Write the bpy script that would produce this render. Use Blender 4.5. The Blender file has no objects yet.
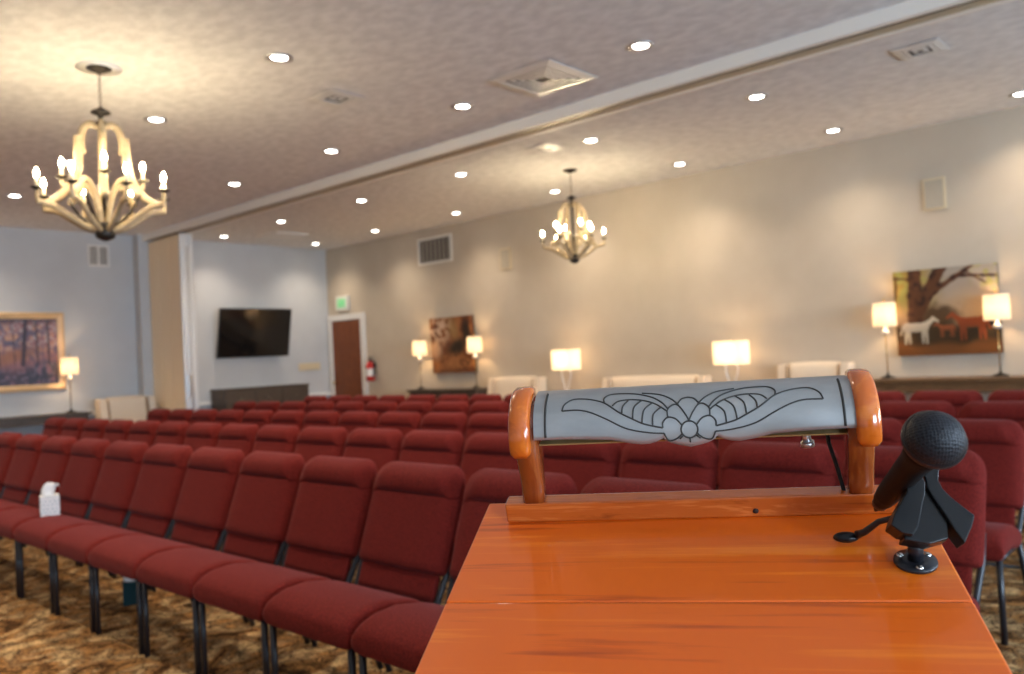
import bpy, bmesh, math, random
from mathutils import Vector, Matrix, noise
R = math.radians
PI = math.pi
random.seed(7)
SC = bpy.context.scene
COL = SC.collection

# ------------------------------------------------------------------ camera, world, exposure
F_PX, YAW, PITCH, ROLL, CAM_Z = 827.9, R(42.03), R(1.266), R(-2.877), 1.30
_f = Vector((math.cos(YAW)*math.cos(PITCH), math.sin(YAW)*math.cos(PITCH), math.sin(PITCH)))
_r = Vector((math.sin(YAW), -math.cos(YAW), 0))
_u = _r.cross(_f)
_r2 = _r*math.cos(ROLL) + _u*math.sin(ROLL)
_u2 = -_r*math.sin(ROLL) + _u*math.cos(ROLL)
cam_d = bpy.data.cameras.new('camera')
cam = bpy.data.objects.new('camera', cam_d)
COL.objects.link(cam)
cam.matrix_world = Matrix(((_r2.x, _u2.x, -_f.x, 0), (_r2.y, _u2.y, -_f.y, 0), (_r2.z, _u2.z, -_f.z, CAM_Z), (0, 0, 0, 1)))
cam_d.sensor_width = 36
cam_d.lens = F_PX/1024*36
cam_d.clip_start = 0.05
cam_d.dof.use_dof = True
cam_d.dof.focus_distance = 1.12
cam_d.dof.aperture_fstop = 4.6
SC.camera = cam
SC.view_settings.view_transform = 'Standard'
SC.view_settings.look = 'None'
SC.view_settings.gamma = 1
SC.view_settings.exposure = 1.0
SC.view_settings.use_curve_mapping = False
SC.cycles.use_denoising = True
SC.cycles.max_bounces = 8
SC.cycles.diffuse_bounces = 5
SC.cycles.sample_clamp_indirect = 6

world = bpy.data.worlds.new('sky')
SC.world = world
world.use_nodes = True
bgn = world.node_tree.nodes['Background']
bgn.inputs[0].default_value = (0.62, 0.78, 1.0, 1)
bgn.inputs[1].default_value = 1.2

# room dimensions: camera stands above the origin
WX, WY, CZ = 8.5, 11.9, 3.28
LX, RY = -4.5, -5.0

DAY_POWER = 185.0
for wx in (-1.6, 2.0, 5.6):            # daylight in the three windows of the rear wall
    ld = bpy.data.lights.new('window_daylight', 'AREA')
    ld.shape = 'RECTANGLE'; ld.size = 1.9; ld.size_y = 1.5
    ld.energy = DAY_POWER; ld.color = (0.62, 0.80, 1.0)
    lo = bpy.data.objects.new('window_daylight', ld)
    lo.location = (wx, RY-0.35, 1.65)
    lo.rotation_euler = (R(90), 0, 0)
    lo.rotation_euler = (R(-90), 0, PI)
    COL.objects.link(lo)

WARM = (1.0, 0.66, 0.36)
DL_COL = (1.0, 0.82, 0.63)
DL_POWER = 36.0

# ------------------------------------------------------------------ materials
def mat(name, color=(.5, .5, .5), rough=.6, metal=0.0, spec=.5, coat=0.0, coat_rough=.08, sheen=0.0, emit=None, estr=0.0):
    m = bpy.data.materials.new(name)
    m.use_nodes = True
    b = m.node_tree.nodes['Principled BSDF']
    b.inputs['Base Color'].default_value = (*color, 1)
    b.inputs['Roughness'].default_value = rough
    b.inputs['Metallic'].default_value = metal
    b.inputs['Specular IOR Level'].default_value = spec
    b.inputs['Coat Weight'].default_value = coat
    b.inputs['Coat Roughness'].default_value = coat_rough
    b.inputs['Sheen Weight'].default_value = sheen
    if emit:
        b.inputs['Emission Color'].default_value = (*emit, 1)
        b.inputs['Emission Strength'].default_value = estr
    return m

def nodes(m):
    nt = m.node_tree
    return nt, nt.nodes['Principled BSDF']

def add(nt, kind, **kw):
    n = nt.nodes.new(kind)
    for k, v in kw.items():
        if k in n.inputs.keys() if hasattr(n.inputs, 'keys') else False:
            n.inputs[k].default_value = v
        else:
            setattr(n, k, v)
    return n

def ramp(nt, stops):
    n = nt.nodes.new('ShaderNodeValToRGB')
    el = n.color_ramp.elements
    while len(el) < len(stops): el.new(.5)
    for e, (p, c) in zip(el, stops):
        e.position = p; e.color = (*c, 1)
    return n

def coords(nt, scale=(1, 1, 1), kind='Object'):
    tc = nt.nodes.new('ShaderNodeTexCoord')
    mp = nt.nodes.new('ShaderNodeMapping')
    mp.inputs['Scale'].default_value = scale
    nt.links.new(tc.outputs[kind], mp.inputs['Vector'])
    return mp

def bump(nt, b, src, strength=.2, dist=.01):
    bp = nt.nodes.new('ShaderNodeBump')
    bp.inputs['Strength'].default_value = strength
    bp.inputs['Distance'].default_value = dist
    nt.links.new(src, bp.inputs['Height'])
    nt.links.new(bp.outputs['Normal'], b.inputs['Normal'])

def noisy(name, c1, c2, scale=10, rough=.7, stretch=(1, 1, 1), bstr=0.0, bdist=.005, detail=4, **kw):
    m = mat(name, c1, rough, **kw)
    nt, b = nodes(m)
    mp = coords(nt, stretch)
    n = nt.nodes.new('ShaderNodeTexNoise')
    n.inputs['Scale'].default_value = scale; n.inputs['Detail'].default_value = detail
    nt.links.new(mp.outputs[0], n.inputs['Vector'])
    rp = ramp(nt, [(.3, c1), (.7, c2)])
    nt.links.new(n.outputs['Fac'], rp.inputs[0])
    nt.links.new(rp.outputs[0], b.inputs['Base Color'])
    if bstr: bump(nt, b, n.outputs['Fac'], bstr, bdist)
    return m

def wood(name, dark, mid, light, rough=.3, scale=3.0, stretch=(1, 10, 10), coat=.0, coat_rough=.08, dist=3.0):
    m = mat(name, mid, rough, coat=coat, coat_rough=coat_rough)
    nt, b = nodes(m)
    mp = coords(nt, stretch)
    n = nt.nodes.new('ShaderNodeTexNoise')
    n.inputs['Scale'].default_value = scale; n.inputs['Detail'].default_value = 6
    n.inputs['Distortion'].default_value = dist
    nt.links.new(mp.outputs[0], n.inputs['Vector'])
    n2 = nt.nodes.new('ShaderNodeTexNoise')
    n2.inputs['Scale'].default_value = scale*7; n2.inputs['Detail'].default_value = 3
    nt.links.new(mp.outputs[0], n2.inputs['Vector'])
    mx = nt.nodes.new('ShaderNodeMath'); mx.operation = 'MULTIPLY_ADD'
    mx.inputs[1].default_value = .25
    nt.links.new(n2.outputs['Fac'], mx.inputs[0]); nt.links.new(n.outputs['Fac'], mx.inputs[2])
    rp = ramp(nt, [(.40, dark), (.55, mid), (.68, mid), (.80, light)])
    nt.links.new(mx.outputs[0], rp.inputs[0])
    nt.links.new(rp.outputs[0], b.inputs['Base Color'])
    return m

M = {}
M['wall'] = noisy('grey_paint', (.52, .535, .55), (.56, .575, .59), 3, .75)
M['wall_taupe'] = noisy('taupe_paint', (.54, .465, .365), (.58, .505, .405), 3, .75)
M['wall_blue'] = noisy('blue_grey_paint', (.36, .42, .48), (.39, .45, .51), 3, .7)
M['white'] = mat('white_trim_paint', (.78, .77, .75), .4)
M['beam'] = mat('beam_paint', (.90, .87, .81), .45)
M['track'] = mat('dark_track_metal', (.10, .085, .07), .4, metal=.5)
M['brass_strip'] = mat('champagne_strip', (.66, .56, .40), .35, metal=.4)
M['cream_laminate'] = noisy('cream_partition_vinyl', (.93, .74, .50), (.96, .80, .57), 2, .55, (1, 1, .2))
M['alu'] = mat('white_aluminium', (.78, .79, .80), .3, metal=.4)
M['bright_metal'] = mat('brushed_aluminium', (.62, .62, .62), .3, metal=.9)
M['louvre'] = mat('satin_silver_paint', (.80, .80, .79), .3, metal=.2)
M['black_metal'] = mat('black_metal', (.012, .013, .018), .35, spec=.5)
M['iron'] = mat('dark_iron', (.035, .028, .022), .45, metal=.6)
M['black_gloss'] = mat('black_screen', (.006, .006, .007), .09, spec=.6)
M['black_plastic'] = mat('black_plastic', (.006, .006, .007), .32, spec=.35)
M['cream_fabric'] = noisy('cream_upholstery', (.74, .61, .47), (.78, .66, .51), 60, .85, bstr=.1)
M['cream_wood'] = mat('pale_wood', (.55, .42, .28), .5)
M['settee_piping'] = mat('brown_piping', (.30, .20, .12), .6)
M['red'] = mat('red_enamel', (.50, .02, .02), .3, coat=.4)
M['white_plastic'] = mat('white_plastic', (.80, .78, .72), .4)
M['cream_plastic'] = mat('cream_plastic', (.70, .58, .38), .4)
M['label'] = mat('white_label', (.75, .72, .70), .5)
M['brass'] = mat('brass', (.55, .38, .16), .25, metal=1)
M['glass_collar'] = mat('clear_acrylic', (.85, .82, .75), .1, spec=.6)
M['tissue'] = mat('tissue_paper', (.82, .81, .80), .9)
M['teal'] = mat('teal_cardboard', (.010, .045, .055), .7, spec=.2)
M['grey_box_edge'] = mat('grey_box_edge', (.6, .6, .6), .7)
M['engrave'] = mat('dark_engraving', (.03, .027, .022), .6)
M['matte_black'] = mat('matte_black_paint', (.007, .007, .008), .6, spec=.2)
M['rubber'] = mat('black_rubber', (.01, .01, .01), .7)
M['screw'] = mat('steel_screw', (.6, .6, .58), .25, metal=1)
M['gap'] = mat('dark_gap', (.03, .012, .006), .8)
M['bulb'] = mat('glowing_flame_bulb', (1, .9, .7), .5, emit=(1.0, .80, .50), estr=235)
M['candle'] = mat('ivory_candle_sleeve', (.80, .68, .48), .5)
M['can_lens'] = mat('downlight_lens', (1, 1, 1), .5, emit=(1, .95, .86), estr=14)
M['tube'] = mat('frosted_tube', (.8, .8, .78), .3)

M['sill_dark'] = wood('espresso_wood', (.040, .028, .020), (.075, .053, .038), (.11, .08, .06), .45, 4, (1, 8, 8))
M['door_wood'] = wood('reddish_door_wood', (.10, .022, .004), (.18, .045, .008), (.27, .078, .014), .5, 2.5, (8, 8, 1))
M['walnut'] = wood('walnut', (.09, .045, .018), (.16, .085, .038), (.22, .125, .06), .35, 3, (1, 8, 8))
M['cherry'] = wood('varnished_cherry', (.42, .045, .002), (.78, .125, .003), (.90, .20, .010), .40, 2.2, (.55, 10, 3), coat=.35, coat_rough=.05, dist=1.2)
M['cherry_rail'] = wood('cherry_rail', (.30, .050, .005), (.50, .10, .012), (.62, .16, .03), .25, 3.5, (1.2, 12, 12), coat=.9, coat_rough=.12)
M['cap_wood'] = wood('honey_orange_wood', (.42, .07, .005), (.60, .12, .009), (.72, .18, .016), .2, 5, (2, 2, 3), coat=1.0, coat_rough=.08)
M['post_wood'] = wood('amber_post_wood', (.13, .018, .003), (.24, .045, .007), (.34, .085, .014), .25, 3, (6, 6, 1.2), coat=1.0, coat_rough=.08)
M['white_wood'] = wood('washed_oak', (.26, .19, .11), (.37, .28, .165), (.46, .365, .23), .55, 3, (2, 2, 2))
M['gold_frame'] = wood('gilded_oak', (.60, .38, .18), (.72, .48, .25), (.80, .56, .32), .4, 4, (1, 6, 6))

# maroon fabric
m = mat('maroon_fabric', (.20, .026, .026), .9, spec=.12, sheen=.10)
nt, b = nodes(m)
b.inputs['Sheen Roughness'].default_value = .4
b.inputs['Sheen Tint'].default_value = (.9, .55, .55, 1)
mp = coords(nt)
n = nt.nodes.new('ShaderNodeTexNoise'); n.inputs['Scale'].default_value = 260; n.inputs['Detail'].default_value = 2
nt.links.new(mp.outputs[0], n.inputs['Vector'])
rp = ramp(nt, [(.3, (.065, .0058, .0046)), (.7, (.215, .0215, .0165))])
nt.links.new(n.outputs['Fac'], rp.inputs[0]); nt.links.new(rp.outputs[0], b.inputs['Base Color'])
bump(nt, b, n.outputs['Fac'], .35, .002)
M['maroon'] = m

# ceiling: knock-down plaster
m = mat('textured_ceiling_paint', (.62, .60, .58), .85)
nt, b = nodes(m)
mp = coords(nt, (1, .6, 1))
n = nt.nodes.new('ShaderNodeTexNoise'); n.inputs['Scale'].default_value = 14; n.inputs['Detail'].default_value = 5
nt.links.new(mp.outputs[0], n.inputs['Vector'])
rp = ramp(nt, [(.35, (.70, .70, .70)), (.65, (.84, .84, .84))])
nt.links.new(n.outputs['Fac'], rp.inputs[0]); nt.links.new(rp.outputs[0], b.inputs['Base Color'])
bump(nt, b, n.outputs['Fac'], .35, .012)
M['ceiling'] = m

# carpet: swirling damask
m = mat('patterned_carpet', (.2, .12, .06), .95, spec=.1)
nt, b = nodes(m)
mp = coords(nt)
wv = nt.nodes.new('ShaderNodeTexNoise'); wv.inputs['Scale'].default_value = 3.2; wv.inputs['Detail'].default_value = 3; wv.inputs['Distortion'].default_value = 2.6
vo = nt.nodes.new('ShaderNodeTexVoronoi'); vo.feature = 'DISTANCE_TO_EDGE'; vo.inputs['Scale'].default_value = 9
fn = nt.nodes.new('ShaderNodeTexNoise'); fn.inputs['Scale'].default_value = 20; fn.inputs['Detail'].default_value = 3; fn.inputs['Distortion'].default_value = 3.0
for t in (wv, vo, fn): nt.links.new(mp.outputs[0], t.inputs['Vector'])
r1 = ramp(nt, [(.36, (.10, .045, .015)), (.45, (.40, .20, .065)), (.52, (.26, .15, .07)), (.61, (.60, .40, .19))])
nt.links.new(wv.outputs['Fac'], r1.inputs[0])
r2 = ramp(nt, [(.40, (.06, .05, .05)), (.46, (1, 1, 1)), (.57, (1, 1, 1)), (.63, (.40, .46, .46))])
nt.links.new(fn.outputs['Fac'], r2.inputs[0])
mx = nt.nodes.new('ShaderNodeMixRGB'); mx.blend_type = 'MULTIPLY'; mx.inputs[0].default_value = .95
nt.links.new(r1.outputs[0], mx.inputs[1]); nt.links.new(r2.outputs[0], mx.inputs[2])
r3 = ramp(nt, [(.0, (.05, .04, .03)), (.05, (.9, .9, .9)), (.3, (1.3, 1.2, 1.1))])
nt.links.new(vo.outputs['Distance'], r3.inputs[0])
mx2 = nt.nodes.new('ShaderNodeMixRGB'); mx2.blend_type = 'MULTIPLY'; mx2.inputs[0].default_value = .6
nt.links.new(mx.outputs[0], mx2.inputs[1]); nt.links.new(r3.outputs[0], mx2.inputs[2])
nt.links.new(mx2.outputs[0], b.inputs['Base Color'])
M['carpet'] = m

# brushed pewter of the reading lamp hood
m = mat('brushed_pewter', (.47, .48, .50), .42, metal=.6)
nt, b = nodes(m)
mp = coords(nt, (3, 8, 8))
n = nt.nodes.new('ShaderNodeTexNoise'); n.inputs['Scale'].default_value = 6; n.inputs['Detail'].default_value = 4
nt.links.new(mp.outputs[0], n.inputs['Vector'])
rp = ramp(nt, [(.3, (.36, .36, .355)), (.7, (.44, .44, .43))])
nt.links.new(n.outputs['Fac'], rp.inputs[0]); nt.links.new(rp.outputs[0], b.inputs['Base Color'])
M['pewter'] = m

# lamp shade: cloth that lets the bulb's light through
m = bpy.data.materials.new('lamp_shade_linen'); m.use_nodes = True
nt = m.node_tree; nt.nodes.clear()
out = nt.nodes.new('ShaderNodeOutputMaterial')
tr = nt.nodes.new('ShaderNodeBsdfTranslucent'); tr.inputs[0].default_value = (.80, .70, .54, 1)
df = nt.nodes.new('ShaderNodeBsdfDiffuse'); df.inputs[0].default_value = (.85, .78, .66, 1)
em = nt.nodes.new('ShaderNodeEmission'); em.inputs[0].default_value = (1, .80, .52, 1); em.inputs[1].default_value = .2
a1 = nt.nodes.new('ShaderNodeMixShader'); a1.inputs[0].default_value = .45
a2 = nt.nodes.new('ShaderNodeAddShader')
nt.links.new(tr.outputs[0], a1.inputs[1]); nt.links.new(df.outputs[0], a1.inputs[2])
nt.links.new(a1.outputs[0], a2.inputs[0]); nt.links.new(em.outputs[0], a2.inputs[1])
nt.links.new(a2.outputs[0], out.inputs[0])
M['shade'] = m

# window glass
m = bpy.data.materials.new('window_glass'); m.use_nodes = True
nt = m.node_tree; nt.nodes.clear()
out = nt.nodes.new('ShaderNodeOutputMaterial')
tp = nt.nodes.new('ShaderNodeBsdfTransparent'); gl = nt.nodes.new('ShaderNodeBsdfGlossy'); gl.inputs['Roughness'].default_value = .02
ms = nt.nodes.new('ShaderNodeMixShader'); ms.inputs[0].default_value = .06
nt.links.new(tp.outputs[0], ms.inputs[1]); nt.links.new(gl.outputs[0], ms.inputs[2]); nt.links.new(ms.outputs[0], out.inputs[0])
M['glass'] = m

# tissue box: white with grey lattice of short diagonal strokes
m = mat('latticed_card', (.75, .75, .74), .6)
nt, b = nodes(m)
mp = coords(nt, (58, 58, 58))
mp.inputs['Rotation'].default_value = (R(45), R(45), 0)
ck = nt.nodes.new('ShaderNodeTexVoronoi'); ck.inputs['Scale'].default_value = 1.0; ck.inputs['Randomness'].default_value = 0.15
nt.links.new(mp.outputs[0], ck.inputs['Vector'])
rp = ramp(nt, [(.0, (.35, .42, .46)), (.28, (.35, .42, .46)), (.40, (.80, .79, .78))])
nt.links.new(ck.outputs['Distance'], rp.inputs[0]); nt.links.new(rp.outputs[0], b.inputs['Base Color'])
M['lattice'] = m

# microphone grille
m = mat('black_wire_mesh', (.008, .008, .010), .5, spec=.3)
nt, b = nodes(m)
mp = coords(nt, (1, 1, 1))
vo = nt.nodes.new('ShaderNodeTexVoronoi'); vo.inputs['Scale'].default_value = 330; vo.inputs['Randomness'].default_value = .25
nt.links.new(mp.outputs[0], vo.inputs['Vector'])
rp = ramp(nt, [(.12, (.0, .0, .0)), (.42, (.016, .017, .022))])
nt.links.new(vo.outputs['Distance'], rp.inputs[0]); nt.links.new(rp.outputs[0], b.inputs['Base Color'])
bump(nt, b, vo.outputs['Distance'], .8, .0010)
M['grille'] = m

# painted canvases carry their picture as a colour attribute
m = mat('painted_canvas', (.5, .5, .5), .45)
nt, b = nodes(m)
at = nt.nodes.new('ShaderNodeAttribute'); at.attribute_name = 'paint'
nt.links.new(at.outputs['Color'], b.inputs['Base Color'])
M['painting'] = m

# ------------------------------------------------------------------ mesh helpers
class MB:
    def __init__(s): s.v = []; s.f = []; s.sm = []; s.mi = []
    def add(s, vs, fs, smooth=True, mi=0):
        o = len(s.v)
        s.v += [tuple(p) for p in vs]
        s.f += [tuple(i+o for i in f) for f in fs]
        s.sm += [smooth]*len(fs); s.mi += [mi]*len(fs)
        return s
    def box(s, x0, x1, y0, y1, z0, z1, bev=0.0, mi=0):
        bm = bmesh.new()
        r = bmesh.ops.create_cube(bm, size=1)
        bmesh.ops.scale(bm, vec=(x1-x0, y1-y0, z1-z0), verts=r['verts'])
        bmesh.ops.translate(bm, vec=((x0+x1)/2, (y0+y1)/2, (z0+z1)/2), verts=r['verts'])
        if bev: bmesh.ops.bevel(bm, geom=bm.edges[:], offset=bev, segments=2, profile=.6, affect='EDGES')
        bm.verts.index_update()
        s.add([v.co[:] for v in bm.verts], [[v.index for v in f.verts] for f in bm.faces], False, mi)
        bm.free(); return s
    def tube(s, pts, rad, n=8, cap=True, mi=0, flat=1.0, up=None):
        pts = [Vector(p) for p in pts]
        rs = rad if isinstance(rad, (list, tuple)) else [rad]*len(pts)
        vs = []; fs = []
        prev = None
        for i, p in enumerate(pts):
            t = (pts[min(i+1, len(pts)-1)]-pts[max(i-1, 0)]).normalized()
            if prev is None:
                a = Vector(up) if up else (Vector((0, 0, 1)) if abs(t.z) < .9 else Vector((1, 0, 0)))
            else: a = prev
            x = (a - t*a.dot(t)).normalized(); prev = x
            y = t.cross(x)
            for k in range(n):
                an = 2*PI*k/n
                vs.append(p + x*math.cos(an)*rs[i] + y*math.sin(an)*rs[i]*flat)
        for i in range(len(pts)-1):
            for k in range(n):
                a0 = i*n+k; a1 = i*n+(k+1) % n
                fs.append((a0, a1, a1+n, a0+n))
        if cap:
            fs.append(tuple(reversed(range(n)))); fs.append(tuple(range((len(pts)-1)*n, len(pts)*n)))
        return s.add(vs, fs, True, mi)
    def lathe(s, prof, n=20, at=(0, 0, 0), mi=0, close=True):
        vs = []; fs = []
        for r_, z in prof:
            for k in range(n):
                an = 2*PI*k/n
                vs.append((at[0]+r_*math.cos(an), at[1]+r_*math.sin(an), at[2]+z))
        for i in range(len(prof)-1):
            for k in range(n):
                a0 = i*n+k; a1 = i*n+(k+1) % n
                fs.append((a0, a1, a1+n, a0+n))
        if close:
            fs.append(tuple(reversed(range(n)))); fs.append(tuple(range((len(prof)-1)*n, len(prof)*n)))
        return s.add(vs, fs, True, mi)
    def prism(s, poly, ax, t0, t1, mi=0):
        # poly: 2-D points in the plane of the other two axes; ax: extrusion axis index
        o = [i for i in range(3) if i != ax]
        vs = []
        for t in (t0, t1):
            for p in poly:
                q = [0, 0, 0]; q[ax] = t; q[o[0]] = p[0]; q[o[1]] = p[1]; vs.append(q)
        n = len(poly)
        fs = [tuple(range(n)), tuple(reversed(range(n, 2*n)))]
        fs += [((i+1) % n, i, i+n, (i+1) % n+n) for i in range(n)]
        return s.add(vs, fs, False, mi)
    def grid(s, fn, nu, nv, closed_u=False, mi=0, smooth=True):
        vs = [fn(i/(nu if closed_u else nu-1), j/(nv-1)) for j in range(nv) for i in range(nu)]
        fs = []
        for j in range(nv-1):
            for i in range(nu if closed_u else nu-1):
                i2 = (i+1) % nu
                fs.append((j*nu+i, j*nu+i2, (j+1)*nu+i2, (j+1)*nu+i))
        return s.add(vs, fs, smooth, mi)
    def build(s, name, mats, parent=None, loc=None, recalc=True, tf=None, subsurf=0, bevel=0.0):
        me = bpy.data.meshes.new(name)
        vs = s.v if tf is None else [tuple(tf @ Vector(p)) for p in s.v]
        me.from_pydata(vs, [], s.f)
        me.polygons.foreach_set('use_smooth', s.sm)
        me.polygons.foreach_set('material_index', s.mi)
        if not isinstance(mats, (list, tuple)): mats = [mats]
        for m_ in mats: me.materials.append(m_)
        if recalc:
            bm = bmesh.new(); bm.from_mesh(me)
            bmesh.ops.recalc_face_normals(bm, faces=bm.faces); bm.to_mesh(me); bm.free()
        me.update()
        o = bpy.data.objects.new(name, me); COL.objects.link(o)
        if parent: o.parent = parent
        if loc: o.location = loc
        if bevel:
            md = o.modifiers.new('bevel', 'BEVEL'); md.width = bevel; md.segments = 3; md.limit_method = 'ANGLE'
        if subsurf:
            md = o.modifiers.new('sub', 'SUBSURF'); md.levels = subsurf; md.render_levels = subsurf
        return o

def tag(o, label, cat, group=None, kind=None):
    if label: o['label'] = label
    if cat: o['category'] = cat
    if group: o['group'] = group
    if kind: o['kind'] = kind
    return o

def thing(name, label, cat, loc=(0, 0, 0), rz=0, group=None):
    o = bpy.data.objects.new(name, None); COL.objects.link(o)
    o.empty_display_size = .1
    o.location = loc; o.rotation_euler = (0, 0, rz)
    return tag(o, label, cat, group)

def struct(mb, name, m_, **kw):
    o = mb.build(name, m_, **kw); o['kind'] = 'structure'; return o

def copy_tree(o, parent=None):
    c = o.copy(); COL.objects.link(c)
    if parent: c.parent = parent
    for ch in list(o.children): copy_tree(ch, c)
    return c

# ------------------------------------------------------------------ the room
struct(MB().box(LX-.2, WX+.2, RY-.2, WY+.2, -.1, 0), 'floor', M['carpet'])
struct(MB().box(LX-.2, WX+.2, RY-.2, WY+.2, CZ, CZ+.12), 'ceiling', M['ceiling'])
struct(MB().box(WX, WX+.15, RY-.2, WY+.2, 0, CZ), 'wall_right', M['wall_taupe'])
struct(MB().box(LX-.15, LX, RY-.2, WY+.2, 0, CZ), 'wall_left', M['wall'])
struct(MB().box(LX-.1, WX+.1, WY, WY+.15, .78, CZ).box(LX-.1, WX+.1, WY, WY+.15, 0, .78, mi=1), 'wall_back', [M['wall'], M['wall_blue']])
wins = [(-2.55, -.65), (1.05, 2.95), (4.65, 6.55)]
mb = MB().box(LX-.1, WX+.1, RY-.15, RY, 0, .9).box(LX-.1, WX+.1, RY-.15, RY, 2.4, CZ)
xs = [LX-.1] + [v for w in wins for v in w] + [WX+.1]
for i in range(0, len(xs), 2): mb.box(xs[i], xs[i+1], RY-.15, RY, .9, 2.4)
struct(mb, 'wall_front', M['wall'])
for i, (a, c) in enumerate(wins):
    mb = MB().box(a, c, RY-.13, RY+.02, .9, .96).box(a, c, RY-.13, RY+.02, 2.34, 2.4)
    mb.box(a, a+.06, RY-.13, RY+.02, .96, 2.34).box(c-.06, c, RY-.13, RY+.02, .96, 2.34).box((a+c)/2-.025, (a+c)/2+.025, RY-.10, RY-.02, .96, 2.34)
    w = struct(mb, 'window_%d' % (i+1), M['white'])
    MB().box(a+.06, c-.06, RY-.065, RY-.06, .96, 2.34).build('window_pane', M['glass'], w)
struct(MB().box(-4.4, 5.15, WY-.03, WY, .77, .83, .006).box(5.55, WX, WY-.03, WY, .77, .83, .006), 'trim_1', M['white'])
struct(MB().box(-4.4, 5.15, WY-.015, WY, 0, .12).box(5.55, WX-.0, WY-.015, WY, 0, .12), 'baseboard_back', M['white'])
struct(MB().box(WX-.015, WX, -4.9, 10.86, 0, .12), 'baseboard_right', M['white'])
struct(MB().box(5.19, 5.50, 11.72, WY+.0, 0, CZ), 'wall_pier', M['wall'])

# beam that carries the folding partition's track
mb = MB().box(5.25, 5.30, RY, WY, 3.19, CZ)                       # light side board
mb.box(5.30, 5.44, RY, WY, 3.225, CZ)
mb.box(5.44, 5.49, RY, WY, 3.185, CZ)
struct(mb, 'trim_2', M['beam'])
mb = MB().box(5.301, 5.345, RY, WY, 3.196, 3.224)
struct(mb, 'trim_3', M['track'])
mb = MB().box(5.375, 5.385, RY, WY, 3.20, 3.224).box(5.425, 5.439, RY, WY, 3.19, 3.224).box(5.4905, 5.505, RY, WY, 3.22, 3.279)
struct(mb, 'trim_4', M['brass_strip'])

# folded partition stack at the end of the track
pt = thing('folding_partition', 'cream folding partition stacked against the back wall under the ceiling beam', 'folding partition', (5.42, 11.26, 0))
np_ = 3
for i in range(np_):
    y0 = -.46 + i*.322
    MB().box(-.085, .07, y0, y0+.314, .03, 3.17, .006).build('partition_panel', M['cream_laminate'], pt)
MB().box(-.09, .085, -.50, -.462, .02, 3.18, .004).box(.02, .075, -.53, -.50, .02, 3.15, .004).build('end_post', M['alu'], pt)
MB().box(-.02, .015, -.52, -.5, .5, 3.0).build('seal_strip', M['bright_metal'], pt)
MB().box(-.06, -.02, -.525, -.50, .95, 1.25, .004).tube([(-.04, -.55, 1.02), (-.04, -.55, 1.18)], .008).build('pull_handle', M['bright_metal'], pt)

# door in the corner of the right wall
d = struct(MB().box(WX-.035, WX-.001, 10.98, 11.76, .01, 2.03, .003), 'door_1', M['door_wood'])
MB().lathe([(.012, 0), (.012, .03), (.028, .04), (.03, .055), (.02, .068), (.001, .07)], 14).build('door_knob', M['brass'], d, tf=Matrix.Translation((WX-.035, 11.69, .98)) @ Matrix.Rotation(R(-90), 4, 'Y'))
mb = MB().box(WX-.05, WX-.0005, 10.88, 10.98, 0, 2.13, .004).box(WX-.05, WX-.0005, 11.76, 11.86, 0, 2.13, .004).box(WX-.05, WX-.0005, 10.98, 11.76, 2.03, 2.13, .004)
struct(mb, 'trim_5', M['white'])

# ------------------------------------------------------------------ downlights
def downlight(x, y, label, lamp=True, first=[None]):
    if first[0] is None:
        t = thing('recessed_downlight', '', 'ceiling light', (x, y, CZ))
        n = 24
        MB().lathe([(.050, -.001), (.085, -.001), (.088, -.006), (.066, -.011), (.052, -.004)], n, close=False).build('trim_ring', M['bright_metal'], t)
        MB().lathe([(.001, -.010), (.035, -.008), (.052, -.003)], n, close=False).build('lens', M['can_lens'], t, recalc=False)
        first[0] = t
    else:
        t = copy_tree(first[0]); t.location = (x, y, CZ)
    tag(t, label, 'ceiling light', 'recessed downlights in the ceiling')
    return t

spot = bpy.data.lights.new('downlight_beam', 'SPOT')
spot.energy = DL_POWER; spot.color = DL_COL; spot.spot_size = R(125); spot.spot_blend = 1.0; spot.shadow_soft_size = .05
def beam(x, y):
    o = bpy.data.objects.new('downlight_beam', spot); o.location = (x, y, CZ-.02); COL.objects.link(o)

colsX = {-.4: 'leftmost', 1.3: 'left', 2.97: 'near-left', 4.615: 'beside-beam', 6.3: 'first-right', 7.91: 'wall'}
rowsY = [1.33, 2.9, 4.56, 6.3, 8.04, 9.8, 11.33]
ordw = ['first', 'second', 'third', 'fourth', 'fifth', 'sixth', 'seventh', 'eighth', 'ninth', 'tenth', 'eleventh', 'twelfth', 'thirteenth', 'fourteenth', 'fifteenth', 'sixteenth', 'seventeenth', 'eighteenth', 'nineteenth']
vis = {2.97: [9.8, 8.04, 6.3, 4.56], 4.615: [8.04, 6.3, 4.56, 2.9], 6.3: [11.33, 9.8, 8.04, 6.3, 4.56, 2.9], 7.91: [11.33, 9.8, 8.04, 6.3, 4.56, 2.9, 1.33]}
shift = {(7.91, 1.33): (8.06, 1.38), (2.97, 9.8): (3.05, 9.82)}
desc = {2.97: {8.04: 'round recessed ceiling downlight seen behind the candles of the large chandelier',
               9.8: 'round recessed ceiling downlight low at the left edge, left of the large chandelier',
               6.3: 'round recessed ceiling downlight just right of the large chandelier',
               4.56: 'round recessed ceiling downlight high up between the large chandelier and the small square vent'}}
rowname = {4.615: 'in the row left of the ceiling beam', 6.3: 'in the row just right of the ceiling beam', 7.91: 'in the row along the right wall'}
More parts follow.
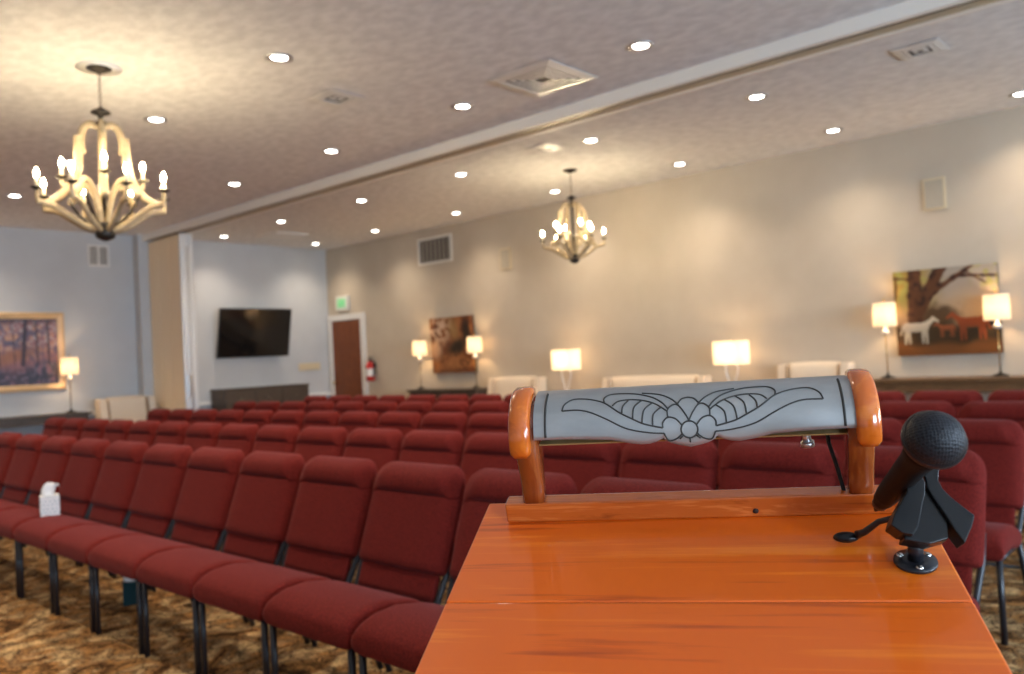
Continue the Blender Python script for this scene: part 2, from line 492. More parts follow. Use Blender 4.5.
for X in (-.4, 1.3, 2.97, 4.615, 6.3, 7.91):
    for Y in rowsY:
        if (X == 4.615 and Y > 9.0) or (Y < 2 and X < 7.5): continue
        sx, sy = shift.get((X, Y), (X, Y))
        beam(sx, sy)
        if X in vis and Y in vis[X]:
            k = vis[X].index(Y)
            lb = desc[X][Y] if X in desc else '%s recessed downlight from the back wall, %s' % (ordw[k], rowname[X])
            downlight(sx, sy, lb)

# ------------------------------------------------------------------ ceiling vents
def diffuser(x, y, w, label, deg=0):
    t = thing('ceiling_vent', label, 'ceiling vent', (x, y, CZ), deg)
    h = w/2
    def ring(mb, a, c, z0, z1):
        # sloping square ring from half-size a (at z0) to c (at z1)
        vs = [(-a, -a, z0), (a, -a, z0), (a, a, z0), (-a, a, z0), (-c, -c, z1), (c, -c, z1), (c, c, z1), (-c, c, z1)]
        vs += [(p[0], p[1], p[2]-.003) for p in vs]
        fs = []
        for i in range(4):
            j = (i+1) % 4
            fs += [(i, j, j+4, i+4), (i+8, i+12, j+12, j+8), (i, i+8, j+8, j), (i+4, j+4, j+12, i+12)]
        mb.add(vs, fs, False)
    mb = MB(); ring(mb, h, h-.05, -.008, -.014); mb.build('frame', M['louvre'], t)
    mb = MB(); k = h-.055
    while k > .035:
        ring(mb, k, k-.026, -.012, -.015); k -= .048
    mb.build('louvres', M['louvre'], t)
    MB().box(-h+.03, h-.03, -h+.03, h-.03, -.003, -.001).build('duct_backing', M['track'], t)
    return t
diffuser(4.60, 3.72, .56, 'large square white ceiling vent left of the ceiling beam')
diffuser(3.72, 4.98, .30, 'small square ceiling vent between the large vent and the large chandelier')
diffuser(6.19, 1.64, .30, 'small square ceiling vent at the upper right beyond the beam')
diffuser(6.17, 5.01, .28, 'small pale ceiling vent above the smaller chandelier')
t = thing('access_hatch', 'flat pale ceiling hatch panel near the back wall above the television', 'ceiling hatch', (6.97, 10.82, CZ))
MB().box(-.28, .28, -.28, .28, -.012, -.0005, .003).build('hatch_frame', M['beam'], t)
MB().box(-.24, .24, -.24, .24, -.020, -.0125, .003).build('hatch_panel', M['white'], t)

# ------------------------------------------------------------------ wall grilles and panels
t = thing('return_air_grille', 'white framed return air grille high on the right wall, with dark vertical slots', 'wall vent', (WX, 9.13, 2.94))
MB().box(-.02, -.001, -.375, .375, -.205, -.17, .003).box(-.02, -.001, -.375, .375, .17, .205, .003).box(-.02, -.001, -.375, -.34, -.17, .17, .003).box(-.02, -.001, .34, .375, -.17, .17, .003).build('frame', M['white_plastic'], t)
mb = MB().box(-.004, -.001, -.34, .34, -.17, .17)
mb.build('duct_backing', M['track'], t)
mb = MB()
for i in range(7): mb.box(-.016, -.0045, -.31+i*.093, -.275+i*.093, -.17, .17)
mb.build('slats', noisy('grey_slat', (.30, .27, .23), (.33, .30, .26), 8), t)
for (y, z, lb) in ((7.70, 2.64, 'narrow cream wall speaker panel left of the smaller chandelier'), (2.205, 2.62, 'narrow cream wall speaker panel high on the right above the horse painting')):
    t = thing('wall_speaker', lb, 'speaker', (WX, y, z), 0, 'flush speakers on the right wall')
    MB().box(-.02, -.001, -.10, .10, -.15, .15, .004).build('frame', M['cream_plastic'], t)
    MB().box(-.024, -.0205, -.08, .08, -.13, .13, .001).build('cloth', noisy('speaker_cloth', (.46, .40, .31), (.50, .44, .34), 50), t)
t = thing('wall_vent', 'small white two-panel vent high on the back wall left of the partition', 'wall vent', (4.71, WY, 2.965))
MB().box(-.145, .145, -.02, -.001, -.15, -.125).box(-.145, .145, -.02, -.001, .125, .15).box(-.145, -.12, -.02, -.001, -.125, .125).box(.12, .145, -.02, -.001, -.125, .125).box(-.012, .012, -.02, -.001, -.125, .125).build('frame', M['white'], t)
mb = MB()
for i in range(9):
    for sx in (-.066, .066): mb.box(sx-.053, sx+.053, -.014, -.004, -.12+i*.027, -.108+i*.027)
mb.build('slats', M['bright_metal'], t)
MB().box(-.12, .12, -.0035, -.001, -.125, .125).build('duct_backing', M['track'], t)
t = thing('switch_plate', 'wide cream wall switch plate between the television and the door', 'light switch', (8.07, WY, 1.28))
MB().box(-.21, .21, -.012, -.001, -.06, .06, .003).build('plate', M['cream_plastic'], t)
for i in range(4): MB().box(-.165+i*.095, -.125+i*.095, -.018, -.0125, -.033, .033, .002).build('rocker', M['cream_plastic'], t)

# exit sign
t = thing('exit_sign', 'small white exit sign with pale green face above the wooden door', 'exit sign', (WX, 11.43, 2.32))
MB().box(-.06, -.001, -.165, .165, -.125, .125, .008).build('housing', M['white_plastic'], t)
MB().box(-.064, -.0605, -.12, .12, -.085, .085).build('lit_face', mat('green_lit_face', (.40, .55, .40), .4, emit=(.45, .75, .45), estr=.12), t)
mb = MB()
def stroke(mb, y0, z0, y1, z1, w=.014):
    a = Vector((y0, z0)); c = Vector((y1, z1)); dd = (c-a).normalized(); nn = Vector((-dd.y, dd.x))*w/2
    ps = [a+nn, c+nn, c-nn, a-nn]
    mb.prism([(p.x, p.y) for p in ps], 0, -.068, -.0645)
# seen from inside, +Y is to the left
for seg in ((.095, -.055, .095, .055), (.095, .05, .055, .05), (.095, 0, .062, 0), (.095, -.05, .055, -.05),
            (.035, .055, -.005, -.055), (-.005, .055, .035, -.055), (-.025, .055, -.025, -.055), (-.045, .05, -.1, .05), (-.0725, .05, -.0725, -.055)):
    stroke(mb, *seg)
mb.build('exit_lettering', mat('green_letters', (.02, .30, .08), .5, emit=(.03, .5, .12), estr=.5), t)

# fire extinguisher
t = thing('fire_extinguisher', 'red fire extinguisher with white label hanging right of the wooden door', 'fire extinguisher', (WX-.10, 10.69, 1.0))
MB().lathe([(.001, 0), (.062, .0), (.072, .015), (.072, .23), (.060, .275), (.03, .30), (.024, .32)], 20).build('tank', M['red'], t)
MB().lathe([(.0735, .08), (.0735, .20)], 20, close=False).build('label_wrap', M['label'], t)
MB().lathe([(.026, .32), (.028, .345), (.012, .36)], 12).box(-.015, .015, -.07, .05, .36, .372, .003).box(-.012, .012, -.07, .03, .385, .395, .003).build('valve_handle', M['black_metal'], t)
MB().tube([(0, -.03, .34), (0, -.09, .34), (0, -.105, .26), (0, -.09, .15), (0, -.085, .06)], .011).build('hose', M['rubber'], t)
MB().box(.072, .099, -.03, .03, .1, .3).build('wall_bracket', M['black_metal'], t)

# ------------------------------------------------------------------ television
t = thing('television', 'large black flat screen television mounted on the back wall', 'television', (6.985, WY-.10, 1.87))
t.rotation_euler = (R(11), 0, 0)
MB().box(-.625, .625, -.085, -.045, -.385, .385, .008).build('bezel', M['black_plastic'], t)
MB().box(-.605, .605, -.088, -.0855, -.36, .368).build('screen', M['black_gloss'], t)
MB().box(-.35, .35, -.0445, -.015, -.25, .22, .01).build('rear_housing', M['black_plastic'], t)
MB().box(-.2, .2, -.0145, .075, -.12, .10, .01).build('wall_mount', M['black_metal'], t)

# console cabinet under the television
t = thing('console_cabinet', 'long dark espresso console cabinet under the television', 'cabinet', (7.015, WY-.235, 0))
MB().box(-.745, .735, -.19, .19, .08, .975, .004).build('body', M['sill_dark'], t)
MB().box(-.76, .745, -.205, .20, .9755, 1.01, .005).build('top', M['sill_dark'], t)
MB().box(-.70, .70, -.17, .17, 0, .0795).build('plinth', M['black_plastic'], t)
for i in range(3):
    dd = MB().box(-.715+i*.48, -.715+i*.48+.465, -.206, -.1905, .12, .70, .004).build('door', M['sill_dark'], t)
    MB().lathe([(.006, 0), (.006, .012), (.014, .02), (.010, .028), (.001, .03)], 12).build('knob', M['screw'], dd, tf=Matrix.Translation((-.30+i*.48, -.206, .60)) @ Matrix.Rotation(R(90), 4, 'X'))
    dd = MB().box(-.715+i*.48, -.715+i*.48+.465, -.206, -.1905, .715, .955, .004).build('drawer', M['sill_dark'], t)
    MB().lathe([(.006, 0), (.006, .012), (.014, .02), (.010, .028), (.001, .03)], 12).build('knob', M['screw'], dd, tf=Matrix.Translation((-.4825+i*.48, -.206, .84)) @ Matrix.Rotation(R(90), 4, 'X'))

# ------------------------------------------------------------------ console tables
def console(name, label, loc, rz, length, depth, h, m_top, legs=(True, True)):
    t = thing(name, label, 'table', loc, rz)
    L2 = length/2; D2 = depth/2
    MB().box(-L2, L2, -D2, D2, h-.035, h, .006).build('tabletop', m_top, t)
    MB().box(-L2+.03, L2-.03, -D2+.03, D2-.03, h-.12, h-.0355, .003).build('apron', m_top, t)
    for sx in (-1, 1):
        for sy in (-1, 1):
            x0 = sx*(L2-.055); y0 = sy*(D2-.055)
            MB().box(x0-.025, x0+.025, y0-.025, y0+.025, 0, h-.1205, .004).build('leg', m_top, t)
    return t
# back wall left: extends out of the frame
console('console_table', 'long dark console table under the framed woodland painting', (3.25, WY-.24, 0), 0, 2.26, .42, .84, M['sill_dark'])
console('console_table', 'dark console table under the small brown painting on the right wall', (WX-.21, 8.745, 0), R(90), 1.45, .38, .865, M['sill_dark'])
console('console_table', 'brown console table under the horse painting on the right wall', (WX-.21, 2.06, 0), R(90), 1.42, .38, .90, M['walnut'])

# ------------------------------------------------------------------ buffet lamps
def flame_light(loc, energy, name='lamp_bulb_light', size=.03):
    ld = bpy.data.lights.new(name, 'POINT'); ld.energy = energy; ld.color = WARM; ld.shadow_soft_size = size
    o = bpy.data.objects.new(name, ld); o.location = loc; COL.objects.link(o); return o

def shade_mesh(r0, r1, h, n=32, sx=1.0, t=.003):
    return MB().lathe([(r0, 0), (r1, h), (r1-t, h), (r0-t, 0), (r0, 0)], n, close=False)

def buffet_lamp(x, y, z, label, first=[None]):
    if first[0] is None:
        t = thing('buffet_lamp', '', 'lamp', (x, y, z), 0)
        MB().lathe([(.001, 0), (.065, 0), (.068, .008), (.04, .018), (.015, .028), (.008, .05)], 20).build('base', M['iron'], t)
        MB().tube([(0, 0, .04), (0, 0, .46)], .006, 10).build('pole', M['brass'], t)
        MB().lathe([(.008, .42), (.034, .432), (.040, .445), (.020, .458), (.012, .475), (.008, .49)], 18).build('collar', M['glass_collar'], t)
        s = shade_mesh(.106, .101, .225).build('lamp_shade', M['shade'], t, loc=(0, 0, .497))
        MB().tube([(-.101, 0, .71), (.101, 0, .71)], .002, 6).tube([(0, -.101, .71), (0, .101, .71)], .002, 6).tube([(0, 0, .66), (0, 0, .735)], .003, 6).build('shade_spider', M['brass'], t)
        MB().lathe([(.004, .735), (.010, .745), (.011, .755), (.002, .768)], 12).build('finial', M['brass'], t)
        first[0] = t
    else:
        t = copy_tree(first[0]); t.location = (x, y, z)
    tag(t, label, 'lamp', 'tall thin buffet lamps')
    flame_light((x, y, z+.60), 3.6)
    return t
buffet_lamp(WX-.2, 9.36, .866, 'buffet lamp with white drum shade left of the small brown painting')
buffet_lamp(WX-.2, 8.20, .866, 'buffet lamp with white drum shade overlapping the right side of the small brown painting')
buffet_lamp(WX-.2, 2.66, .901, 'buffet lamp with white drum shade left of the horse painting')
buffet_lamp(WX-.2, 1.71, .901, 'buffet lamp with white drum shade right of the horse painting')
buffet_lamp(4.19, WY-.26, .841, 'lit buffet lamp beside the framed woodland painting on the back wall')

# wishbone table lamps on side tables
def side_table(y, label):
    t = thing('side_table', label, 'table', (WX-.30, y, 0))
    MB().box(-.24, .24, -.24, .24, .66, .69, .006).build('tabletop', M['walnut'], t)
    MB().box(-.22, .22, -.22, .22, .58, .6595, .003).build('apron', M['walnut'], t)
    for sx in (-1, 1):
        for sy in (-1, 1): MB().box(sx*.2-.02, sx*.2+.02, sy*.2-.02, sy*.2+.02, 0, .5795).build('leg', M['walnut'], t)
def wish_lamp(y, label, z=.691):
    x = WX-.30
    t = thing('table_lamp', label, 'lamp', (x, y, z), R(90), 'wide-shaded table lamps between the settees')
    MB().box(-.09, .09, -.05, .05, 0, .02, .005).build('base', M['alu'], t)
    MB().tube([(.0, 0, .02), (-.01, 0, .12), (-.035, 0, .22), (-.065, 0, .30), (-.075, 0, .37), (-.03, 0, .405)], .008, 8).build('stem', M['alu'], t)
    MB().tube([(.0, 0, .02), (.02, 0, .12), (.045, 0, .22), (.07, 0, .30), (.075, 0, .37), (.03, 0, .405)], .008, 8).build('stem', M['alu'], t)
    s = MB()
    def f(u, v):
        a = 2*PI*u; c, s_ = math.cos(a), math.sin(a)
        e = .45
        return (.185*math.copysign(abs(c)**e, c), .105*math.copysign(abs(s_)**e, s_), .395+.25*v)
    s.grid(f, 40, 2, closed_u=True)
    s.build('lamp_shade', M['shade'], t)
    MB().lathe([(.003, .62), (.003, .645), (.011, .652), (.002, .668)], 8).build('finial', M['brass'], t)
    MB().tube([(0, -.104, .640), (0, .104, .640)], .002, 6).build('shade_spider', M['brass'], t)
    flame_light((x, y, z+.53), 2.8)
side_table(6.50, 'small wooden side table between the first and second settees on the right wall')
side_table(4.23, 'small wooden side table between the second settee and the armchair on the right wall')
wish_lamp(6.50, 'wide-shaded table lamp above the left end of the reading lamp hood')
wish_lamp(4.23, 'wide-shaded table lamp above the middle of the reading lamp hood')

# ------------------------------------------------------------------ cream settees
def settee(name, label, cat, loc, rz, w, h=1.0):
    t = thing(name, label, cat, loc, rz, None)
    W2 = w/2
    def cush(x0, x1, y0, y1, z0, z1, bev=.03):
        return MB().box(x0, x1, y0, y1, z0, z1, bev)
    o = MB()
    def back(u, v):
        x = -W2+.13+(w-.26)*u
        z = .42+(h-.42)*v
        crown = .018*math.sin(PI*u)*v
        return x, z+crown
    vs = []; fs = []; n = 12; k = 8
    def fn(u, v):
        a = 2*PI*u
        cx = math.copysign(abs(math.cos(a))**.35, math.cos(a)); cy = math.copysign(abs(math.sin(a))**.35, math.sin(a))
        zz = .42+(h-.42)*v
        sc = 1 if v < .9 else math.sqrt(max(0, 1-((v-.9)/.1)**2))*.5+.5
        return (cx*(W2-.125), .19+.06*cy*sc+.08*v, zz+.012*math.cos(cx*1.4)*v)
    o.grid(fn, 40, 12, closed_u=True)
    top = len(o.v)-40
    o.f.append(tuple(range(top, top+40))); o.sm.append(True); o.mi.append(0)
    o.build('backrest', M['cream_fabric'], t)
    MB().box(-W2+.13, W2-.13, -.30, .13, .30, .46, .03).build('seat_cushion', M['cream_fabric'], t)
    for s in (-1, 1):
        xa = s*(W2-.055)
        poly = [(-.30, .12), (.33, .12), (.36, h-.01), (.20, h-.01), (.14, .70), (.02, .64), (-.28, .62), (-.32, .55)]
        MB().prism(poly, 0, xa-.05, xa+.05).build('arm', M['cream_fabric'], t, bevel=.015)
        MB().tube([(s*(W2-.115), .19, h-.02), (s*(W2-.115), .14, .72), (s*(W2-.115), -.05, .65), (s*(W2-.115), -.29, .62)], .008, 6).build('piping', M['settee_piping'], t)
        for yy in (-.26, .28): MB().box(xa-.025, xa+.025, yy-.025, yy+.025, 0, .1195).build('leg', M['walnut'], t)
    MB().box(-W2+.105, W2-.105, -.29, .30, .12, .299, .01).build('base_rail', M['cream_fabric'], t)
    return t
# +x of a settee on the right wall points to -Y when rz = -90
settee('settee', 'cream upholstered settee right of the small brown painting', 'sofa', (WX-.38, 7.52, 0), R(-90), .94, 1.0)
settee('settee', 'wide cream settee between the two wide-shaded table lamps', 'sofa', (WX-.38, 5.33, 0), R(-90), 1.42, .97)
settee('armchair', 'cream high-backed armchair left of the horse painting, behind the hood', 'armchair', (WX-.38, 3.40, 0), R(-90), .76, 1.07)
settee('armchair', 'cream armchair at the foot of the folded partition', 'armchair', (4.86, WY-.62, 0), 0, .76, 1.0)

# ------------------------------------------------------------------ paintings
def lerp(a, c, t): return tuple(a[i]+(c[i]-a[i])*t for i in range(3))
def sm(a, c, x):
    t = min(1, max(0, (x-a)/(c-a))); return t*t*(3-2*t)
def nz(x, y, s=1.0, o=0.0): return noise.noise(Vector((x*s+o, y*s-o, o*.37)))
def seg_d(px, py, a, c):
    ax, ay = a; bx, by = c; dx, dy = bx-ax, by-ay
    t = max(0, min(1, ((px-ax)*dx+(py-ay)*dy)/(dx*dx+dy*dy+1e-9)))
    return math.hypot(px-ax-dx*t, py-ay-dy*t), t
def ell(x, y, cx, cy, rx, ry, rot=0, soft=.15):
    c, s = math.cos(rot), math.sin(rot); dx, dy = x-cx, y-cy
    q = math.hypot((dx*c+dy*s)/rx, (-dx*s+dy*c)/ry)
    return 1-sm(1-soft, 1+soft, q)
def horse(x, y, cx, cy, s, flip, col, base):
    # generic standing horse: barrel, neck, head, legs, tail
    X = (x-cx)/s*flip; Y = (y-cy)/s
    k = 0
    k = max(k, ell(X, Y, 0, 0, .52, .24))
    k = max(k, ell(X, Y, -.38, .02, .22, .25)); k = max(k, ell(X, Y, .36, .02, .22, .24))
    for a, c, w0, w1 in (((.42, .08), (.78, .42), .15, .09), ((.76, .44), (.98, .26), .09, .05), ((-.56, .1), (-.70, -.35), .05, .04),
                         ((.42, -.1), (.46, -.85), .09, .04), ((.30, -.1), (.28, -.82), .08, .04), ((-.42, -.1), (-.50, -.85), .11, .04), ((-.32, -.1), (-.30, -.82), .09, .04)):
        d, t = seg_d(X, Y, a, c)
        w = w0+(w1-w0)*t
        k = max(k, 1-sm(w*.8, w*1.2, d))
    sh = .8+.35*sm(-.25, .25, Y)
    return lerp(base, tuple(v*sh for v in col), k)
def paint_meadow(u, v):
    n1 = nz(u, v, 6, 1.3); n2 = nz(u, v, 17, 4.1); n3 = nz(u, v, 3, 9)
    c = lerp((.50, .30, .15), (.46, .40, .33), sm(.35, .95, v+n3*.15))
    c = lerp(c, (.42, .28, .06), sm(.55, .2, u+n1*.1)*sm(.35, .7, v))
    c = lerp(c, (.78, .58, .36), .6*ell(u, v, .75, .5, .3, .18, 0, .9))
    leaf = sm(.02, .25, n2+n1*.5) * max(sm(.55, .2, u)*sm(.45, .8, v), sm(.68, .95, u)*sm(.6, .85, v))
    c = lerp(c, (.42, .40, .10), leaf*.85)
    c = lerp(c, (.075, .035, .010), .9*ell(u, v, .43, .45, .19+.04*n2, .13+.05*n2, .1, .45))
    for a, b2, w0, w1 in (((.20, .36), (.22, 1.02), .085, .065), ((.24, .52), (.50, 1.05), .07, .06), ((.34, .70), (.78, 1.0), .04, .02), ((.62, .90), (1.02, .86), .018, .01), ((.70, .95), (.9, .78), .014, .008), ((.02, .92), (.16, .90), .02, .012), ((.03, .88), (.0, .6), .012, .01)):
        d, t = seg_d(u, v, a, b2); w = w0+(w1-w0)*t
        k = 1-sm(w*.8, w*1.15, d+n2*.01)
        c = lerp(c, lerp((.045, .014, .006), (.13, .045, .016), sm(-.3, .3, n2+.2)), k)
    c = lerp(c, lerp((.07, .035, .010), (.035, .022, .008), sm(.1, .9, u)), sm(.42, .30, v+n1*.05))
    c = lerp(c, (.20, .07, .015), sm(.17, .08, v+n1*.06))
    c = horse(u, v, .60, .33, .19, 1, (.13, .035, .012), c) if False else c
    c = horse(u, v, .90, .33, .17, -1, (.020, .016, .014), c)
    c = horse(u, v, .74, .36, .235, -1, (.34, .075, .02), c)
    c = horse(u, v, .50, .31, .125, -1, (.36, .10, .03), c)
    c = horse(u, v, .20, .33, .225, 1, (.70, .60, .44), c)
    return c
def paint_brown(u, v):
    n1 = nz(u, v, 4, 2.2); n2 = nz(u, v, 11, 5); n3 = nz(u, v, 25, 8)
    c = lerp((.16, .045, .012), (.42, .16, .05), sm(-.3, .35, n1+n2*.4))
    c = lerp(c, (.70, .50, .36), sm(.1, .4, n2+.25)*ell(u, v, .22, .78, .28, .22, .5, .6))
    c = lerp(c, (.62, .40, .26), .7*ell(u, v, .12, .42, .12, .16, 0, .5))
    c = lerp(c, (.025, .012, .006), ell(u, v, .62, .45, .22, .13, .6, .5))
    c = lerp(c, (.03, .015, .008), ell(u, v, .85, .70, .09, .25, 0, .5))
    c = lerp(c, (.55, .22, .07), sm(.0, .3, n3+.1)*ell(u, v, .55, .18, .45, .16, 0, .5))
    c = lerp(c, (.50, .30, .10), .6*ell(u, v, .55, .78, .10, .18, .3, .6))
    return c
def paint_wood(u, v):
    n1 = nz(u, v, 5, 3.2); n2 = nz(u*2.4, v, 12, 5); n3 = nz(u, v, 30, 8)
    c = lerp((.14, .12, .20), (.34, .15, .17), sm(-.4, .4, n1+n2*.5))
    c = lerp(c, (.62, .34, .24), sm(.0, .4, n2)*ell(u, v, .60, .70, .42, .35, 0, .8))
    c = lerp(c, (.50, .45, .48), sm(.1, .4, n3+n1*.5)*sm(.4, .7, v)*.8)
    c = lerp(c, lerp((.035, .04, .08), (.16, .14, .22), sm(-.1, .4, n3+n2)), sm(.45, .15, v+n1*.15)*.9)
    c = lerp(c, (.32, .14, .20), sm(.15, .4, n2)*sm(.5, .25, v)*.7)
    c = lerp(c, (.40, .16, .08), .8*ell(u, v, .62, .42, .22, .08, .5, .7))
    for x0, x1, w in ((.72, .75, .016), (.84, .83, .007), (.43, .46, .007), (.36, .34, .006), (.54, .52, .006), (.93, .92, .009), (.18, .15, .010), (.08, .07, .006), (.26, .28, .005), (.66, .64, .004)):
        d, t = seg_d(u, v, (x0, .30), (x1, 1.02))
        c = lerp(c, (.025, .020, .045), .9*(1-sm(w*.7, w*1.5, d+n3*.004)))
    c = lerp(c, (.04, .03, .06), sm(.90, 1.0, v+n2*.1)*.8)
    return c
def canvas(w, h, depth, fn, n, parent, name='canvas', mside=None):
    nu = n; nv = max(2, int(n*h/w))
    vs = []; fs = []; cols = []
    for j in range(nv+1):
        for i in range(nu+1):
            u, v = i/nu, j/nv
            vs.append(((u-.5)*w, -depth, (v-.5)*h)); cols.append((*[k_*.8 for k_ in fn(u, v)], 1))
    for j in range(nv):
        for i in range(nu):
            a = j*(nu+1)+i; fs.append((a, a+1, a+nu+2, a+nu+1))
    nfront = len(fs)
    o = len(vs)
    for p in ((-w/2, -depth, -h/2), (w/2, -depth, -h/2), (w/2, -depth, h/2), (-w/2, -depth, h/2), (-w/2, 0, -h/2), (w/2, 0, -h/2), (w/2, 0, h/2), (-w/2, 0, h/2)):
        vs.append(p); cols.append((.05, .03, .02, 1))
    for i in range(4):
        j = (i+1) % 4; fs.append((o+i, o+4+i, o+4+j, o+j))
    fs.append((o+4, o+7, o+6, o+5))
    me = bpy.data.meshes.new(name); me.from_pydata(vs, [], fs)
    ca = me.color_attributes.new('paint', 'FLOAT_COLOR', 'POINT')
    ca.data.foreach_set('color', [x for c in cols for x in c])
    me.materials.append(M['painting']); me.update()
    ob = bpy.data.objects.new(name, me); COL.objects.link(ob); ob.parent = parent
    return ob
t = thing('horse_painting', 'unframed canvas of a big tree with a white and brown horses on the right wall', 'painting', (WX-.012, 2.18, 1.51), R(-90))
t.rotation_euler = (R(2.5), 0, R(-90))
t.location = (WX-.03, 2.155, 1.51)
canvas(.89, .81, .04, paint_meadow, 150, t)
t = thing('brown_painting', 'small unframed brown and rust canvas between two buffet lamps', 'painting', (WX-.03, 8.79, 1.50), R(-90))
t.rotation_euler = (R(2.5), 0, R(-90))
canvas(.90, .82, .04, paint_brown, 90, t)
t = thing('woodland_painting', 'purple and rust woodland painting in a wide golden wooden frame', 'painting', (3.38, WY-.004, 1.66), 0)
canvas(1.50, .86, .035, paint_wood, 170, t)
def fr(x0, x1, z0, z1): return
fw = MB()
W2, H2, w_ = .84, .515, .085
prof = [(0, 0), (0, -.035), (.03, -.055), (.06, -.045), (.085, -.037), (.085, 0)]
ring = []
for (sx, sz) in ((-1, -1), (1, -1), (1, 1), (-1, 1)):
    for (a, y) in prof: ring.append((sx*(W2-a), y, sz*(H2-a)))
fs = []
np2 = len(prof)
for i in range(4):
    j = (i+1) % 4
    for k in range(np2):
        k2 = (k+1) % np2
        fs.append((i*np2+k, j*np2+k, j*np2+k2, i*np2+k2))
fw.add(ring, fs, False).build('frame', M['gold_frame'], t)

# ------------------------------------------------------------------ chandeliers
def chandelier(x, y, S, z_hub, label, n_out, n_in, rot, SR, AF=1.0):
    t = thing('chandelier', label, 'chandelier', (x, y, CZ), 0)
    H0 = z_hub-CZ           # local z of the bottom hub's base
    def P(r_, h, a): return (r_*S*SR*math.cos(a), r_*S*SR*math.sin(a), H0+h*S)
    def smooth(pts, k=3):
        q = pts
        for _ in range(k-1):
            n_ = [q[0]]
            for i in range(len(q)-1):
                a, c = q[i], q[i+1]
                n_ += [tuple(.75*a[j]+.25*c[j] for j in range(len(a))), tuple(.25*a[j]+.75*c[j] for j in range(len(a)))]
            n_.append(q[-1]); q = n_
        return q
    # canopy and chain
    MB().lathe([(.001, -.004), (.075, -.004), (.078, -.008), (.05, -.018), (.02, -.03), (.008, -.04)], 24).build('canopy', M['iron'], t)
    top = H0+.80*S
    mb = MB(); z = -.04; k = 0
    while z > top+.02:
        pts = []
        for i in range(9):
            a = 2*PI*i/8
            pts.append(((.008*math.cos(a)) if k % 2 == 0 else 0, 0 if k % 2 == 0 else .008*math.cos(a), z-.014+.017*math.sin(a)))
        mb.tube(pts, .0022, 5, cap=False)
        z -= .026; k += 1
    mb.build('chain', M['iron'], t)
    MB().lathe([(.006*S, .83*S), (.02*S, .82*S), (.055*S, .80*S), (.06*S, .79*S), (.02*S, .775*S), (.012*S, .75*S), (.03*S, .735*S), (.035*S, .72*S), (.015*S, .70*S)], 16, at=(0, 0, H0)).build('crown_ornament', M['iron'], t)
    MB().tube([(0, 0, H0+.72*S), (0, 0, H0+.06*S)], .013*S, 8).build('centre_rod', M['iron'], t)
    MB().lathe([(.004*S, -.02*S), (.02*S, -.015*S), (.052*S, 0), (.060*S, .02*S), (.056*S, .055*S), (.070*S, .065*S), (.070*S, .085*S), (.02*S, .10*S)], 16, at=(0, 0, H0)).build('bottom_hub', M['iron'], t)
    def stave(pts2, a, w, name='stave', fl=.75):
        pts = [P(r_, h, a) for r_, h in smooth([p for p in pts2])]
        MB().tube(pts, w*S, 8, flat=fl, up=(0, 0, 1)).build(name, M['white_wood'], t)
    def light(r_, h, a):
        c = P(r_, h, a)
        arm = MB().lathe([(.004*S, -.012*S), (.012*S, -.008*S), (.034*S, .004*S), (.036*S, .008*S), (.014*S, .006*S)], 14, at=c).build('candle_cup', M['iron'], t)
        MB().lathe([(.011*S, .006*S), (.011*S, .066*S), (.004*S, .067*S)], 10, at=c).build('candle_sleeve', M['candle'], t)
        MB().lathe([(.004*S, .067*S), (.010*S, .076*S), (.0135*S, .088*S), (.011*S, .102*S), (.005*S, .116*S), (.001, .124*S)], 8, at=c, close=True).build('flame_bulb', M['bulb'], t)
    for i in range(n_in):
        a = rot + 2*PI*i/n_in
        stave([(.02, .70), (.06*AF, .725), (.11*AF, .70), (.13*AF, .64), (.135*AF, .58), (.128*AF, .53)], a, .023)
        stave([(.150*AF, .64), (.152*AF, .52), (.160*AF, .42), (.205, .325), (.27, .255), (.34, .215)], a, .026)
        stave([(.16, .36), (.20, .325), (.245, .315), (.258, .33), (.26, .355)], a, .012, 'candle_arm')
        light(.26, .37, a)
        a2 = a + PI/n_in
        stave([(.025, .09), (.05, .20), (.10, .31), (.17, .36), (.23, .30), (.30, .235)], a2, .021)
    for i in range(n_out):
        a = 2*PI*i/n_out + (rot if n_out != 8 else -YAW+0*rot)
        a = (YAW-PI/2) + 2*PI*i/n_out
        stave([(.04, .045), (.12, .062), (.22, .115), (.32, .180), (.40, .195), (.425, .20)], a, .020, 'arm')
        stave([(.424, .185), (.43, .215), (.43, .262)], a, .013, 'arm_tip', 1)
        light(.43, .275, a)
        if i % 2 == 0:
            MB().tube([P(.05, .075, a), P(.12, .100, a), P(.18, .150, a), P(.225, .205, a), P(.25, .265, a)], .009*S, 6).build('strap', M['iron'], t)
    return t
RA = YAW-PI/2   # direction that points to the picture's right
chandelier(2.207, 5.447, 1.02, 2.18, 'large iron and washed wood chandelier at the left with two tiers of candle bulbs', 8, 4, RA+R(28), .88)
chandelier(7.137, 5.463, .88, 2.275, 'smaller wood and iron chandelier hanging near the right wall', 6, 4, RA+R(20), .88, 1.3)
# plaster rose around the large chandelier's canopy
struct(MB().lathe([(.001, -.0005), (.135, -.0005), (.138, -.003), (.001, -.0008)], 32, at=(2.207, 5.447, CZ), close=False), 'trim_6', M['beam'])

